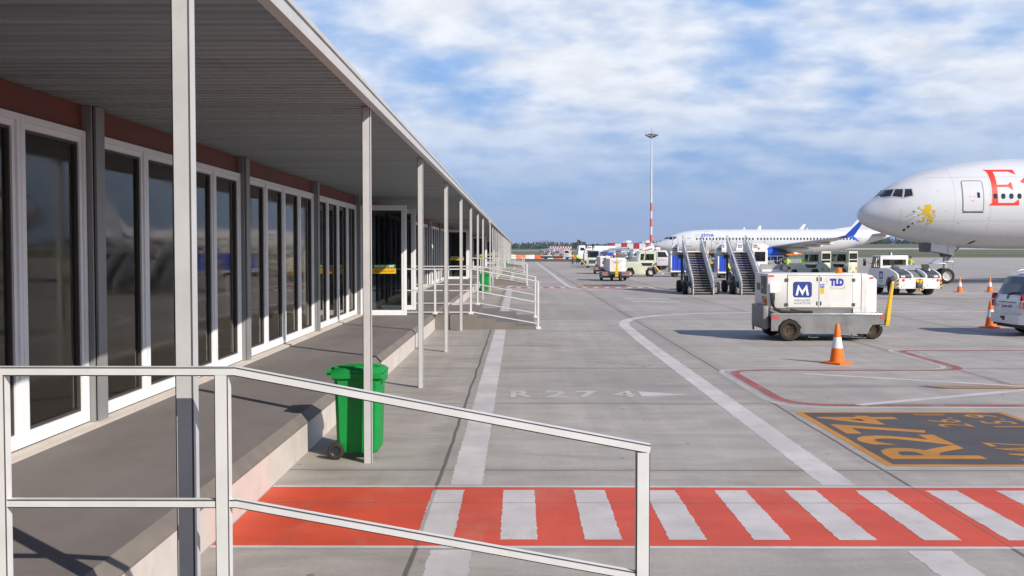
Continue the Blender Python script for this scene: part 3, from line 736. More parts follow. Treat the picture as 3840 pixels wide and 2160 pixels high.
LEG = [(3.68, 4.61), (3.76, 4.63), (3.85, 4.68), (3.94, 4.66), (4.04, 4.65), (4.0, 4.59), (3.93, 4.57), (3.87, 4.54), (3.85, 4.48), (3.91, 4.37), (3.86, 4.32), (3.74, 4.29), (3.62, 4.31), (3.61, 4.27), (3.54, 4.31), (3.47, 4.33), (3.43, 4.38), (3.49, 4.44), (3.56, 4.42), (3.63, 4.37), (3.72, 4.38), (3.79, 4.41), (3.79, 4.48), (3.74, 4.55)]
b = B()
for p in (LION, ARM, LEG): b.flat(p, H7.on(.012), LIONY, .1)
obj('lion_emblem', b, pl)
b = B()
for s, z, r in ((3.12, 5.01, .05), (3.15, 4.19, .05), (2.95, 3.97, .085), (2.77, 3.76, .085)): b.flat(oval(s, z, r, r), H7.on(.014), BLACK, .1)
b.flat([(7.2, 2.80), (7.5, 3.0), (7.7, 3.0), (7.45, 2.80)], H7.on(.014), BLACK, .1)
obj('probe_port', b, pl)
b = B()   # hull seams, probes and small stencils
for z in (4.35, 7.35): outline(b, [(4.1, z), (16, z)], .010, H7.on(.007), PALEGREY)
for s in (5.75, 8.05, 11.6): outline(b, [(s, 8.0), (s, 3.2)], .009, H7.on(.007), PALEGREY)
for s, z in ((4.6, 6.4), (5.1, 5.0), (5.5, 6.1), (6.0, 4.2), (7.9, 4.5), (7.95, 6.05)): b.flat([(s, z), (s + .16, z), (s + .16, z + .05), (s, z + .05)], H7.on(.009), PALEGREY, .1)
obj('hull_seam', b, pl)
b = B()
for z in (5.02, 4.72): y = -H7.ysurf(3.3, z); b.tube([(3.3, y, z), (3.28, y - .10, z), (3.1, y - .14, z)], .018, SILVER, 6)
obj('probe', b, pl)
b = B()   # panel joins of the radome and the nose-gear bay
for s in (2.35, 4.02): outline(b, [(s, 5.2), (s + .02, 3.35 if s < 3 else 3.1)], .012, H7.on(.007), PALEGREY)
obj('panel_join', b, pl)
b = B(); wing(b, (21, -2.6, 3.6, 13, 1.5), (40, -30.5, 6.2, 2.2, .25), PLANEG); wing(b, (21, 2.6, 3.6, 13, 1.5), (40, 30.5, 6.2, 2.2, .25), PLANEG); obj('wing', b, pl, ang=60)
for sg in (-1, 1):
    b = B(); b.lathe([(1.35, 0), (1.72, .25), (1.75, 2), (1.55, 4.4), (1.1, 5.4), (1.0, 5.0), (.3, 5.6)], PLANEW, 28, 'x', (18.5, sg * 9.7, 2.5)); b.box(20.5, 26, sg * 9.7 - .2, sg * 9.7 + .2, 3.9, 4.6, PLANEG); obj('engine', b, pl)
b = B(); fin(b, [(48, 8.6), (57.5, 18.6), (61.5, 18.6), (60, 8.2)], .5, PLANEW); wing(b, (54, -1.6, 7.2, 6, .5), (60, -10.5, 7.9, 2, .2), PLANEW); wing(b, (54, 1.6, 7.2, 6, .5), (60, 10.5, 7.9, 2, .2), PLANEW); obj('tail', b, pl)
g = B(); g.tube([(6.25, 0, 3.0), (6.22, 0, .66)], [.17, .13], LGREY, 14); g.tube([(6.2, -.42, .55), (6.2, .42, .55)], .1, LGREY); g.tube([(6.25, .05, 1.5), (7.35, .05, 2.7)], .075, LGREY); g.box(5.2, 6.2, -.3, .3, 1.38, 1.46, LGREY, .02); g.prism([(5.25, 1.46), (5.6, 1.72), (5.95, 1.74), (5.95, 1.46)], 'y', -.28, .28, SILVER); g.tube([(6.3, -.05, 1.25), (6.85, -.05, 1.42), (6.62, -.05, .98)], .04, LGREY); g.box(6.0, 6.75, -.22, .22, 1.52, 1.60, LGREY, .02); g.box(5.95, 6.6, -.3, .3, 1.9, 2.55, DGREY, .05)
ng = obj('nose_gear', g, pl)
for sg in (-1, 1): wheel(pl, 6.2, sg * .38, .545, .545, .38, RIMW, name='nose_wheel', bolts=10)
pr = [(5.0, 3.06), (5.0, 2.3), (6.6, 2.0), (6.75, 2.80)]
b = B(); b.prism(pr, 'y', .58, .62, PLANEW, .01); obj('gear_door', b, pl)
b = B(); b.prism(pr, 'y', -.62, -.58, PLANEW, .01); gd = obj('gear_door', b, pl)
b = B(); b.box(6.15, 6.19, -.625, -.621, 2.12, 2.80, ETRED); obj('red_stripe', b, gd, smooth=False)
b = B(); b.box(4.6, 6.9, -.56, .56, 2.75, 2.95, BLACK); b.prism([(4.55, 3.05), (4.62, 2.25), (4.98, 2.22), (4.98, 3.05)], 'y', -.57, .57, DGREY); obj('gear_bay', b, pl)
for sg in (-1, 1):
    for i in range(3): wheel(pl, 31 + 1.45 * i, sg * 5.2, .66, .66, .6, RIMW, name='main_wheel')
    b = B(); b.tube([(32.4, sg * 5.2, 3.4), (32.4, sg * 5.2, .7)], .22, LGREY, 12); b.box(30.9, 34, sg * 5.2 - .15, sg * 5.2 + .15, .55, .8, LGREY, .04); obj('main_gear', b, pl)

# ---- narrow-body airliner behind the stairs
H3 = Hull([(0, 3.02, 3.0, .0), (.08, 3.16, 2.86, .17), (.25, 3.30, 2.70, .36), (.6, 3.50, 2.48, .62), (1.2, 3.76, 2.17, .98), (1.75, 4.06, 1.99, 1.22), (2.4, 4.46, 1.87, 1.44), (3.7, 5.0, 1.78, 1.68), (5.0, 5.33, 1.74, 1.82), (6.8, 5.55, 1.70, 1.88), (9, 5.64, 1.70, 1.88), (25, 5.68, 1.70, 1.88), (28.5, 5.68, 1.92, 1.82), (32, 5.62, 2.75, 1.45), (35.5, 5.38, 3.75, .82), (37.6, 4.92, 4.34, .3), (38, 4.72, 4.5, .06)])
A3 = R(-2)
jt = thing('airliner', 'white narrow-body airliner with blue winglet and engine, side-on behind the passenger stairs', 'airplane', (22.0, 169.0, 0), A3)
obj('fuselage', H3.build(PLANEW, 56), jt, ang=50)
b = B()
for pts in ([(1.62, 4.10), (2.02, 4.42), (2.42, 4.46), (2.2, 4.10)], [(2.27, 4.09), (2.5, 4.47), (2.95, 4.49), (2.82, 3.98)], [(2.92, 4.0), (3.05, 4.50), (3.52, 4.52), (3.5, 4.26)]): b.flat(pts, H3.on(.012), DARKGLASS, .12); b.flat(pts, H3.on(.012, 1), DARKGLASS, .12)
obj('cockpit_window', b, jt)
for s in range(48):
    x = 6.72 + .525 * s + (.25 if s > 17 else 0)
    if x > 32: break
    b = B(); b.flat(oval(x, 4.12, .13, .19, 12), H3.on(.012), DARKGLASS, .12); obj('cabin_window', b, jt)
for x0, x1, z0, z1 in ((4.95, 5.85, 2.95, 4.85), (32.2, 32.95, 3.1, 4.75), (17.2, 17.75, 3.6, 4.6), (18.5, 19.05, 3.6, 4.6)):
    b = B(); outline(b, [(x0, z1), (x1, z1), (x1, z0), (x0, z0)], .05, H3.on(.012), PALEGREY)
    if z1 > 4.7: b.flat([(x0 + .25, 4.2), (x1 - .2, 4.2), (x1 - .2, 4.28), (x0 + .25, 4.28)], H3.on(.014), DGREY, .2); outline(b, [(x0, z0), (x1, z0)], .06, H3.on(.014), MGREY)
    obj('cabin_door', b, jt)
b = B()
b.text('jet', lambda u, v: H3.on(.012)(6.75 + u, 4.80 + v), pmat('livery_faint_grey', (.44, .45, .47), .4), .62, .0, .15, .2, wide=.95); b.text('time', lambda u, v: H3.on(.012)(8.45 + u, 4.80 + v), BLUEP, .62, .015, .15, .15, wide=1.95)
b.flat([(7.8, 5.30), (7.9, 5.38), (8.6, 5.39), (9.2, 5.34), (8.5, 5.33)], H3.on(.012), LIONY, .15)
obj('livery_lettering', b, jt)
b = B(); wing(b, (15.6, -1.5, 2.35, 7.4, 1.0), (25.0, -16.6, 4.15, 1.7, .18), pmat('wing_grey', (.50, .51, .52), .35, var=.05, metal=.2)); wing(b, (15.6, 1.5, 2.35, 7.4, 1.0), (25.0, 16.6, 4.15, 1.7, .18), MATS['wing_grey'])
wg = obj('wing', b, jt, ang=60)
for sg in (-1, 1):
    b = B()
    WLC = BLUEP if sg < 0 else PLANEW; wing(b, (25.0, sg * 16.6, 4.15, 1.7, .18), (26.0, sg * 17.15, 4.45, 1.35, .16), WLC, 2); wing(b, (26.0, sg * 17.15, 4.45, 1.35, .16), (28.3, sg * 17.9, 6.95, .45, .06), WLC, 6)
    wing(b, (26.1, sg * 17.1, 4.42, 1.1, .14), (27.75, sg * 17.5, 3.55, .35, .05), WLC, 3); b.box(27.85, 28.15, sg * 17.5 - .04, sg * 17.5 + .04, 3.5, 3.56, YELLOW)
    obj('winglet', b, wg, ang=60)
    for x, y, z, L in ((20.2, 6.0, 2.55, 3.6), (21.8, 8.9, 2.95, 3.3), (23.0, 11.6, 3.3, 3.0)):
        b = B(); b.rings([[(x + L * t, sg * y + .22 * sin(pi * t) ** .6 * cos(2 * pi * j / 10), z + .24 * sin(pi * t) ** .6 * sin(2 * pi * j / 10)) for j in range(10)] for t in (.01, .1, .25, .45, .65, .85, .99)], PLANEW); obj('flap_fairing', b, wg, ang=60)
    b = B(); b.lathe([(.78, .12), (.84, .0), (.98, .12), (1.06, .7), (1.05, 1.7), (.94, 2.7)], BLUEP, 32, 'x', (16.4, sg * 4.9, 1.75), cap=False); b.lathe([(.80, .1), (.70, .6), (.05, .55), (.02, .2)], DGREY, 24, 'x', (16.4, sg * 4.9, 1.75))
    en = obj('engine', b, jt, ang=40)
    b = B(); b.lathe([(.92, 2.7), (.62, 3.6), (.55, 3.9), (.34, 3.9), (.12, 4.7)], DGREY, 24, 'x', (16.4, sg * 4.9, 1.75)); obj('exhaust_cone', b, en)
    b = B(); b.prism([(16.6, 2.72), (19.0, 3.0), (21.2, 2.7), (19.4, 2.2), (17.5, 2.5)], 'y', sg * 4.9 - .12, sg * 4.9 + .12, PLANEG); obj('engine_pylon', b, en)
    for dx_ in (-.0, ): wheel(jt, 20.6, sg * 2.86, .57, .57, .75, RIMW, name='main_wheel')
    b = B(); b.tube([(20.6, sg * 2.86, 2.3), (20.6, sg * 2.86, .6)], .13, LGREY, 10); obj('main_gear', b, jt)
b = B(); fin(b, [(28.0, 5.55), (31.6, 6.1), (37.2, 12.4), (39.3, 12.4), (37.0, 5.0), (33, 5.4)], .3, PLANEW); obj('tail_fin', b, jt)
b = B()
for sg in (-1, 1): wing(b, (34.4, sg * .5, 4.75, 2.9, .3), (37.9, sg * 7.1, 5.5, 1.0, .1), PLANEG)
obj('tailplane', b, jt, ang=60)
b = B(); b.rings([[(14 + 10.5 * t, .9 * sin(pi * t) ** .5 * cos(2 * pi * j / 16) * 1.6, 1.75 + .62 * sin(pi * t) ** .5 * sin(2 * pi * j / 16)) for j in range(16)] for t in (.01, .08, .2, .4, .6, .8, .92, .99)], PLANEW); obj('belly_fairing', b, jt, ang=60)
b = B()
for s, hh, l in ((14.3, .35, .4), (16.6, .62, .7), (24.5, .25, .3)): fin(b, [(s, 5.62), (s + l * .5, 5.66 + hh), (s + l, 5.66 + hh), (s + l, 5.62)], .06, PLANEW)
obj('antenna', b, jt)
b = B(); b.tube([(3.0 + .6, 0, 2.0), (3.6, 0, .4)], .09, LGREY); obj('nose_gear', b, jt)
for sg in (-1, 1): wheel(jt, 3.6, sg * .22, .34, .34, .22, RIMW, name='nose_wheel')
# ================================================================== VEHICLES AND EQUIPMENT
fy = lambda x0, y, z0: (lambda u, v: (x0 + u, y, z0 + v))            # on a face towards -y
fx = lambda x, y0, z0: (lambda u, v: (x, y0 - u, z0 + v))            # on a face towards -x
fb = lambda x0, y, z0: (lambda u, v: (x0 - u, y, z0 + v))            # on a face towards +y
def rrect(w_, h, r, n=5):
    out = []
    for cx, cy, a0 in ((w_ / 2 - r, h / 2 - r, 0), (-w_ / 2 + r, h / 2 - r, 90), (-w_ / 2 + r, -h / 2 + r, 180), (w_ / 2 - r, -h / 2 + r, 270)):
        out += [(cx + r * cos(R(a0 + 90 * i / n)), cy + r * sin(R(a0 + 90 * i / n))) for i in range(n + 1)]
    return out
MGL = [(-.364, -.35), (-.228, .32), (-.01, -.07), (.237, .32), (.352, -.35), (.234, -.35), (.17, .03), (.0, -.372), (-.17, .03), (-.246, -.35)]
def logo(b, f, sz, off):
    """blue rounded square with a white M; f(u,v), off(u,v) lies a hair in front"""
    b.flat(rrect(sz, sz * .83, sz * .14), f, LOGOBLUE); b.flat([(u * sz * .99, v * sz * .88 * .83 / .83) for u, v in MGL], off, LOGOWHITE)
def shift(f, d): return lambda u, v: tuple(a + c for a, c in zip(f(u, v), d))

# ---- towed ground power unit; +x is the drawbar end
def gpu(label, loc, rotz):
    t = thing('ground_power_unit', label, 'power unit', loc, rotz, 'white towed ground power units')
    b = B()
    yw = .74
    b.box(-1.50, .970, -yw, yw, .845, 1.765, WHITE_DIRTY, .02)
    nose = [(.974, -yw), (1.12, -yw), (1.46, -.48), (1.46, .48), (1.12, yw), (.974, yw)]
    rs = []
    for z, c in ((.73, 0), (1.60, 0), (1.71, .12), (1.765, .30)): rs.append([(min(x, 1.46 - c), y * (1 - c * .1), z) for x, y in nose])
    b.rings(rs, WHITE_DIRTY)
    b.box(.76, .969, -yw + .002, yw - .002, .73, .846, WHITE_DIRTY)
    body = obj('housing', b, t)
    b = B(); b.box(-1.48, .755, -yw + .03, yw - .03, .70, .846, MGREY); b.box(.968, .976, -yw - .002, yw + .002, .74, 1.76, EDGE)
    obj('plinth', b, t, smooth=False)
    for sg in (-1, 1):
        y = sg * (yw + .004); f = fy if sg < 0 else fb
        for i, (x0, x1) in enumerate(((-.98, -.155), (-.145, .74))):
            b = B(); b.box(x0 - .008, x1 + .008, min(y, y - sg * .01), max(y, y - sg * .01), .868, 1.732, EDGE); b.box(x0 + .004, x1 - .004, min(y, y + sg * .012), max(y, y + sg * .012), .88, 1.72, WHITE_DIRTY)
            d = obj('access_door', b, body, smooth=False)
            b = B(); hxs = (x0 - .02, x1 + .02)[i]
            for z in (.95, 1.60):
                b.box(hxs - .045, hxs + .045, y - .022, y + .022, z - .04, z + .04, EDGE, .006)
                for u in (-.028, .028):
                    for v in (-.022, .022): b.box(hxs + u - .008, hxs + u + .008, y - .026, y + .026, z + v - .008, z + v + .008, LGREY)
            xl = (x1 - .045, x0 + .045)[i]
            for z in (.98, 1.62): b.box(xl - .018, xl + .018, y - .02, y + .02, z - .052, z + .052, BLACK, .004)
            obj('hinge', b, body, smooth=False)
            yf = sg * (yw + .0175)
            if i == (0 if sg < 0 else 1):
                b = B(); xc = (x0 + x1) / 2 - .02 * sg * -1
                logo(b, f(xc, yf, 1.345), .50, f(xc, yf + sg * .002, 1.345))
                b.text('MENZIES', f(xc, yf, 1.06), INK, .055, 0, wide=.41); b.text('AVIATION', f(xc, yf, .985), INK, .055, 0, wide=.435)
                obj('door_logo', b, body, smooth=False)
            else:
                b = B(); xc = x0 + .46 if sg < 0 else x1 - .46
                b.text('TLD', f(xc, yf, 1.54), TLDBLUE, .165, .018, wide=.37); b.text('TLD Green', f(xc, yf, 1.385), TLDGREEN, .06, 0, wide=.37)
                b.flat(oval(.20, 0, .02, .02, 8), f(xc, yf, 1.41), TLDGREEN)
                xs_ = x0 + .08 if sg < 0 else x1 - .08
                b.flat(rrect(.105, .105, .004), f(xs_, yf, 1.445), BLUEP); b.flat(oval(0, 0, .03, .036, 10), f(xs_, yf + sg * .002, 1.445), LOGOWHITE); b.flat(oval(0, -.008, .016, .024, 10), f(xs_, yf + sg * .004, 1.445), BLUEP)
                b.flat(rrect(.105, .155, .004), f(xs_, yf, 1.31), YELLOW)
                obj('door_lettering', b, body, smooth=False)
        b = B(); b.box(-1.48, -1.335, y - .003, y + .003, 1.685, 1.725, REDREF); b.box(1.15, 1.27, -.001, .001, 0, .001, REDREF) if False else None
        obj('reflector', b, body, smooth=False)
    for yy in (-.3, .3): b = B(); b.box(1.461, 1.466, yy - .08, yy + .08, 1.52, 1.56, REDREF); obj('reflector', b, body, smooth=False)
    b = B(); b.prism([(1.22, -.67), (1.34, -.58), (1.345, -.586), (1.225, -.676)], 'z', 1.63, 1.675, REDREF); obj('reflector', b, body, smooth=False)
    b = B(); b.text('TLD', lambda u, v: (1.464, u, 1.42 + v), INK, .11, .008, wide=.42); obj('lettering', b, body, smooth=False)
    # control end
    b = B(); b.box(-1.512, -1.501, -.62, -.02, 1.22, 1.70, DGREY); b.box(-1.515, -1.511, -.55, -.42, 1.5, 1.62, BLACK)
    b.lathe([(.03, -1.53), (.028, -1.511)], REDREF, 10, 'x', (0, -.35, 1.4)); b.box(-1.516, -1.512, -.25, -.12, 1.36, 1.42, LGREY)
    b.lathe([(.055, -1.56), (.06, -1.502)], REDREF, 14, 'x', (0, -.60, 1.04)); b.box(-1.506, -1.501, -.70, -.48, .93, 1.17, YELLOW)
    b.text('TLD', fx(-1.504, -.28, 1.08), TLDBLUE, .14, .01, wide=.3); b.box(-1.505, -1.501, .1, .5, 1.3, 1.5, SIGNG)
    obj('control_panel', b, body, smooth=False)
    b = B(); b.box(-1.49, -1.20, -yw - .006, -yw, 1.27, 1.50, WHITE_DIRTY); b.prism([(-yw, 1.26), (-yw, 1.52), (-yw - .07, 1.50), (-yw - .11, 1.26)], 'x', -1.46, -1.28, WHITE, .01)
    pg = obj('cable_socket', b, body)
    b = B(); b.box(-1.435, -1.325, -yw - .10, -yw - .01, 1.07, 1.255, BLACK, .01)
    b.tube([(-1.38, -yw - .06, 1.1), (-1.38, -yw - .08, .95), (-1.33, -yw - .10, .84), (-1.15, -yw - .13, .765), (-.9, -yw - .15, .752), (-.6, -yw - .14, .752), (-.35, -yw - .12, .752)], .048, RUBBER, 10)
    b.tube([(-.92, -yw - .1, .80), (-.7, -yw - .12, .768), (-.4, -yw - .19, .752)], .045, RUBBER, 10)
    obj('power_cable', b, pg)
    b = B(); b.lathe([(.10, 1.766), (.10, 1.79), (.075, 1.80), (.07, 1.90), (.05, 1.915), (.001, 1.92)], AMBER, 16, 'z', (.52, -.28, 0)); b.lathe([(.08, 1.766), (.08, 1.91), (.03, 1.93)], BLACK, 16, 'z', (.60, -.1, 0))
    obj('beacon', b, body)
    # chassis
    b = B()
    for sg in (-1, 1):
        y0, y1 = (-1.05, -1.03) if sg < 0 else (1.03, 1.05)
        arch = [(-1.47, .715), (-1.47, .275), (-1.30, .275), (-1.28, .40), (-1.17, .54), (-1.0, .60), (-.83, .54), (-.70, .40), (-.66, .20), (1.05, .20), (1.10, .33), (1.18, .44), (1.48, .455), (1.48, .64), (1.42, .715)]
        b.prism(arch, 'y', y0, y1, MGREY)
        b.box(-1.47, 1.42, min(y0, y0 + .001 * sg) - (.012 if sg < 0 else 0), y1 + (.012 if sg > 0 else 0), .69, .735, SILVER, .01)
    b.box(-1.46, 1.40, -1.03, 1.03, .62, .70, MGREY); b.box(1.38, 1.47, -1.03, -.42, .40, .71, MGREY); b.box(1.38, 1.47, .42, 1.03, .40, .71, MGREY); b.box(1.36, 1.44, -.42, .42, .55, .71, DGREY)
    b.box(1.0, 1.06, -1.02, 1.02, .24, .42, DGREY); b.box(-1.3, 1.2, -.5, .5, .3, .6, BLACK)
    for x in (-.35, .78):
        b.tube([(x - .14, -.98, .2), (x - .11, -.98, .10), (x + .11, -.98, .10), (x + .14, -.98, .2)], .012, MGREY, 6)
    ch = obj('chassis', b, t)
    for q in ((-1.44, -1.28, -1.056, -1.051, .60, .66), (1.38, 1.46, -1.056, -1.051, .60, .66), (1.472, 1.478, -.94, -.62, .55, .64), (1.472, 1.478, .62, .94, .55, .64)): b = B(); b.box(*q, REDREF); obj('reflector', b, ch, smooth=False)
    b = B(); b.box(-1.64, -1.505, -.86, .48, .31, .92, MGREY, .012)
    for yy in (-.8, .45): b.tube([(-1.6, yy, .31), (-1.6, yy, .2)], .025, BLACK, 6)
    obj('fuel_box', b, t)
    for sg in (-1, 1):
        wheel(t, -.98, sg * .93, .295, .295, .22, RIMD, bolts=8); wheel(t, 1.40, sg * .33, .275, .275, .2, RIMD, bolts=6)
    b = B()
    b.rings([[(1.84 + .20 * q, -w_, .35 + 1.2 * q), (1.84 + .20 * q, w_, .35 + 1.2 * q), (1.94 + .15 * q, w_, .35 + 1.2 * q), (1.94 + .15 * q, -w_, .35 + 1.2 * q)] for q, w_ in ((0, .115), (.12, .125), (.4, .085), (.94, .05), (1, .02))], YELLOW)
    b.box(1.945, 1.972, -.1, .1, .52, .54, EDGE)
    db = obj('drawbar', b, t, smooth=False)
    b = B(); b.lathe([(.05, -.02), (.075, -.02), (.075, .02), (.05, .02), (.05, -.02)], DGREY, 14, 'x', (2.06, 0, 1.62)); b.tube([(1.44, 0, .46), (1.88, 0, .44)], .06, BLACK); obj('tow_eye', b, db)
    return t
g1 = gpu('nearest white power unit, side-on with blue M logo behind an orange cone', (8.08, 28.15, 0), 0)
dup(g1, (7.45, 80.6, 0), R(-90), 'white power unit facing the camera, yellow drawbar upright, beside the cream tractor')
dup(g1, (8.55, 103, 0), R(-92), 'white power unit half hidden behind the one with the upright yellow drawbar')
dup(g1, (11.9, 103, 0), R(-90), 'white power unit showing between the upright yellow drawbar and the cream tractor')
dup(g1, (10.7, 160, 0), R(-95), 'farthest small white power unit, beside the yellow van')

# ---- cream baggage tractor; heading -x
def tug(label, loc, rotz):
    t = thing('baggage_tractor', label, 'tractor', loc, rotz, 'cream baggage tractors')
    b = B(); yw = .78
    def arch(cx, r, z0): return [(cx + r, z0), (cx + r * .95, .42), (cx + r * .5, .42 + r * .95), (cx - r * .5, .42 + r * .95), (cx - r * .95, .42), (cx - r, z0)]
    side = [(1.42, .18), (1.48, 1.2)] + [(1.44, 1.36), (.30, 1.36), (-1.42, 1.30), (-1.50, 1.15), (-1.50, .30)] + [(-1.34, .20)] + arch(-.90, .40, .2)[::-1] + arch(.92, .46, .18)[::-1]
    b.prism(side, 'y', -yw, yw, CREAM, .02)
    obj('body', b, t)
    bb = B()
    # cab from pillars, roof, waist panels
    def cabside(y0, y1):
        bb.prism([(.26, 1.36), (.36, 1.365), (.50, 2.20), (.42, 2.20)], 'y', y0, y1, CREAM); bb.prism([(-.32, 1.36), (-.22, 1.36), (-.06, 2.2), (-.14, 2.2)], 'y', y0, y1, CREAM)
        bb.prism([(-.32, 1.36), (1.46, 1.36), (1.46, 1.46), (-.30, 1.46)], 'y', y0, y1, CREAM)
        bb.prism([(-.20, 2.02), (1.47, 2.02), (1.47, 2.2), (-.14, 2.2)], 'y', y0, y1, CREAM)
        bb.prism([(1.20, 1.46), (1.48, 1.46), (1.48, 2.02), (1.20, 2.02)], 'y', y0, y1, CREAM); bb.prism([(-.30, 1.46), (.02, 1.46), (.06, 2.02), (-.2, 2.02)], 'y', y0, y1, CREAM)
    bb.M = Matrix(); cabside(-yw, -yw + .05); cabside(yw - .05, yw)
    bb.box(-.12, 1.49, -yw, yw, 2.2, 2.27, CREAM, .02)
    for y0 in (-yw, yw - .09): bb.box(1.40, 1.485, y0, y0 + .09, 1.36, 2.2, CREAM)
    bb.box(1.40, 1.485, -yw, yw, 1.55, 1.62, CREAM); bb.box(1.40, 1.485, -yw, yw, 2.1, 2.2, CREAM)
    cab = obj('cab', bb, t, smooth=False)
    b = B()
    for y in (-yw + .02, yw - .02): b.box(.03, 1.2, y - .004, y + .004, 1.47, 2.01, VGLASS); 
    b.box(1.44, 1.446, -yw + .09, yw - .09, 1.63, 2.09, VGLASS); b.box(1.44, 1.446, -yw + .09, yw - .09, 1.37, 1.54, VGLASS)
    b.fs([(-.30, -yw + .05, 1.40), (-.30, yw - .05, 1.40), (-.14, yw - .05, 2.19), (-.14, -yw + .05, 2.19)], [(0, 1, 2, 3)], VGLASS)
    obj('window', b, cab, smooth=False)
    b = B(); b.box(.2, .75, -.5, .5, 1.37, 1.5, BLACK, .03); b.box(.70, .82, -.45, .45, 1.5, 1.95, BLACK, .03); b.lathe([(.15, 1.60), (.17, 1.62), (.15, 1.64)], BLACK, 12, 'z', (.02, 0, 0)); obj('seat', b, cab)
    b = B()
    for y, sg in ((-yw, -1), (yw, 1)):
        b.prism([(.05, 1.22), (1.12, 1.22), (1.0, .95), (.20, .95)], 'y', y - .006, y + .006, BLACK); b.prism([(.14, 1.19), (1.03, 1.19), (.95, .985), (.26, .985)], 'y', y - .009, y + .009, DARKGLASS)
        b.box(1.22, 1.26, y - .02, y + .02, 1.25, 1.38, BLACK)
        b.prism([(.015, 1.455), (1.215, 1.455), (1.215, 1.475), (.015, 1.475)], 'y', y - .004, y + .004, BLACK); b.prism([(.015, 2.0), (1.215, 2.0), (1.215, 2.025), (.015, 2.025)], 'y', y - .004, y + .004, BLACK)
        b.box(1.195, 1.215, y - .004, y + .004, 1.475, 2.0, BLACK); b.prism([(-.01, 1.475), (.02, 1.475), (.06, 2.0), (.035, 2.0)], 'y', y - .004, y + .004, BLACK)
    b.box(-1.505, -1.50, -.45, .45, .55, 1.05, DGREY); obj('side_trim', b, t, smooth=False)
    b = B()
    for y in (-.55, .55): b.box(1.485, 1.50, y - .05, y + .05, .75, .95, REDREF); b.box(-1.515, -1.5, y - .1, y + .1, .9, 1.02, LOGOWHITE)
    obj('lamp', b, t, smooth=False)
    b = B(); b.box(1.47, 1.62, -.12, .12, .38, .62, YELLOW, .02); b.box(1.5, 1.66, -.05, .05, .44, .5, BLACK); b.tube([(1.55, .05, .4), (1.58, .06, .22)], .02, YELLOW); obj('tow_hitch', b, t)
    b = B(); b.lathe([(.06, 2.27), (.055, 2.36), (.001, 2.38)], AMBER, 12, 'z', (.6, .3, 0)); b.box(.2, .5, -.2, .1, 2.27, 2.31, LGREY); obj('beacon', b, t)
    b = B(); b.box(-1.3, 1.35, -.45, .45, .22, .7, BLACK); obj('underbody', b, t)
    for sg in (-1, 1): wheel(t, .92, sg * .72, .36, .36, .24, RIMW); wheel(t, -.90, sg * .72, .29, .29, .2, RIMW)
    return t
tg = tug('cream tractor seen side-on, between the power units and the nearest blue cart', (10.85, 93.2, 0), 0)
dup(tg, (23.5, 84.0, 0), R(-44), 'nearer of the two pale green tractors parked at an angle above the near power unit')
dup(tg, (26.4, 86.3, 0), R(-44), 'farther pale green tractor tucked behind its twin near the white push tractor')
dup(tg, (10.0, 138.5, 0), R(80), 'pale green tractor showing its grille, behind the power unit trailers')

# ---- white push tractor; origin at the rear bumper, heading +y
t = thing('push_tractor', 'white push tractor with grey engine decks, parked in front of the airliner nose wheel', 'tractor', (20.95, 54.3, 0), R(3.5))
b = B(); xw = 1.17
for x0, x1 in ((-xw, -xw + .09), (-.42, -.34), (.34, .42), (xw - .09, xw)):
    low = .36
    prof = [(0, low), (0, 1.03), (.10, 1.12), (.45, 1.25), (1.0, 1.37), (1.25, 1.39), (1.25, .9), (1.2, low)] if abs(x0) < 1 and abs(x1) < 1 else [(0, low), (0, 1.03), (.10, 1.12), (.45, 1.25), (1.0, 1.37), (1.45, 1.40), (3.7, 1.40), (3.85, 1.2), (3.9, .42), (3.55, .42), (3.4, .75), (3.05, .92), (2.7, .75), (2.55, .36), (1.62, .36), (1.55, .62), (1.35, .88), (1.05, .98), (.75, .88), (.55, .62), (.48, low)]
    b.prism(prof, 'x', x0, x1, WHITE, .008)
b.box(-xw + .09, -.20, -.012, .10, .36, .90, WHITE, .006); b.box(.20, xw - .09, -.012, .10, .36, .90, WHITE, .006); b.box(-.21, .21, .02, .12, .36, .90, DGREY); b.box(-.34, .34, -.008, .3, .87, .93, WHITE, .006)
b.box(-xw + .09, xw - .09, .35, 3.8, .45, .85, DGREY)
b.box(-xw + .02, xw - .02, 3.72, 3.9, .4, 1.2, WHITE, .04)
bd = obj('body', b, t, smooth=False)
b = B()
for x0, x1 in ((-xw + .092, -.422), (.422, xw - .092)):
    b.prism([(.14, 1.0), (.14, 1.095), (.47, 1.225), (1.03, 1.345), (2.2, 1.36), (2.2, .9), (.2, .9)], 'x', x0, x1, DGREY)
b.prism([(.2, .90), (.3, .97), (.6, 1.12), (1.2, 1.28), (2.2, 1.34), (2.2, .8)], 'x', -.338, .338, MGREY)
b.prism([(1.1, 1.30), (1.5, 1.52), (2.3, 1.58), (2.3, 1.28)], 'x', -.5, .95, LGREY)
obj('engine_deck', b, t, smooth=False)
for x0, x1 in ((-xw + .10, -.43), (.43, xw - .10)):
    b = B(); b.box(x0, x1, .0, .138, .905, 1.085, DGREY, .008); l = obj('lamp_housing', b, t)
    xc = x0 + .19 if x0 < 0 else x1 - .19
    b = B(); b.box(xc - .11, xc + .11, -.012, .0, .95, 1.04, CONEW, .004); obj('lamp', b, l)
b = B()
for x in (-.86, .98): b.lathe([(.075, -.026), (.07, -.012)], REDREF, 16, 'y', (x, 0, .80))
obj('tail_lamp', b, bd)
b = B()
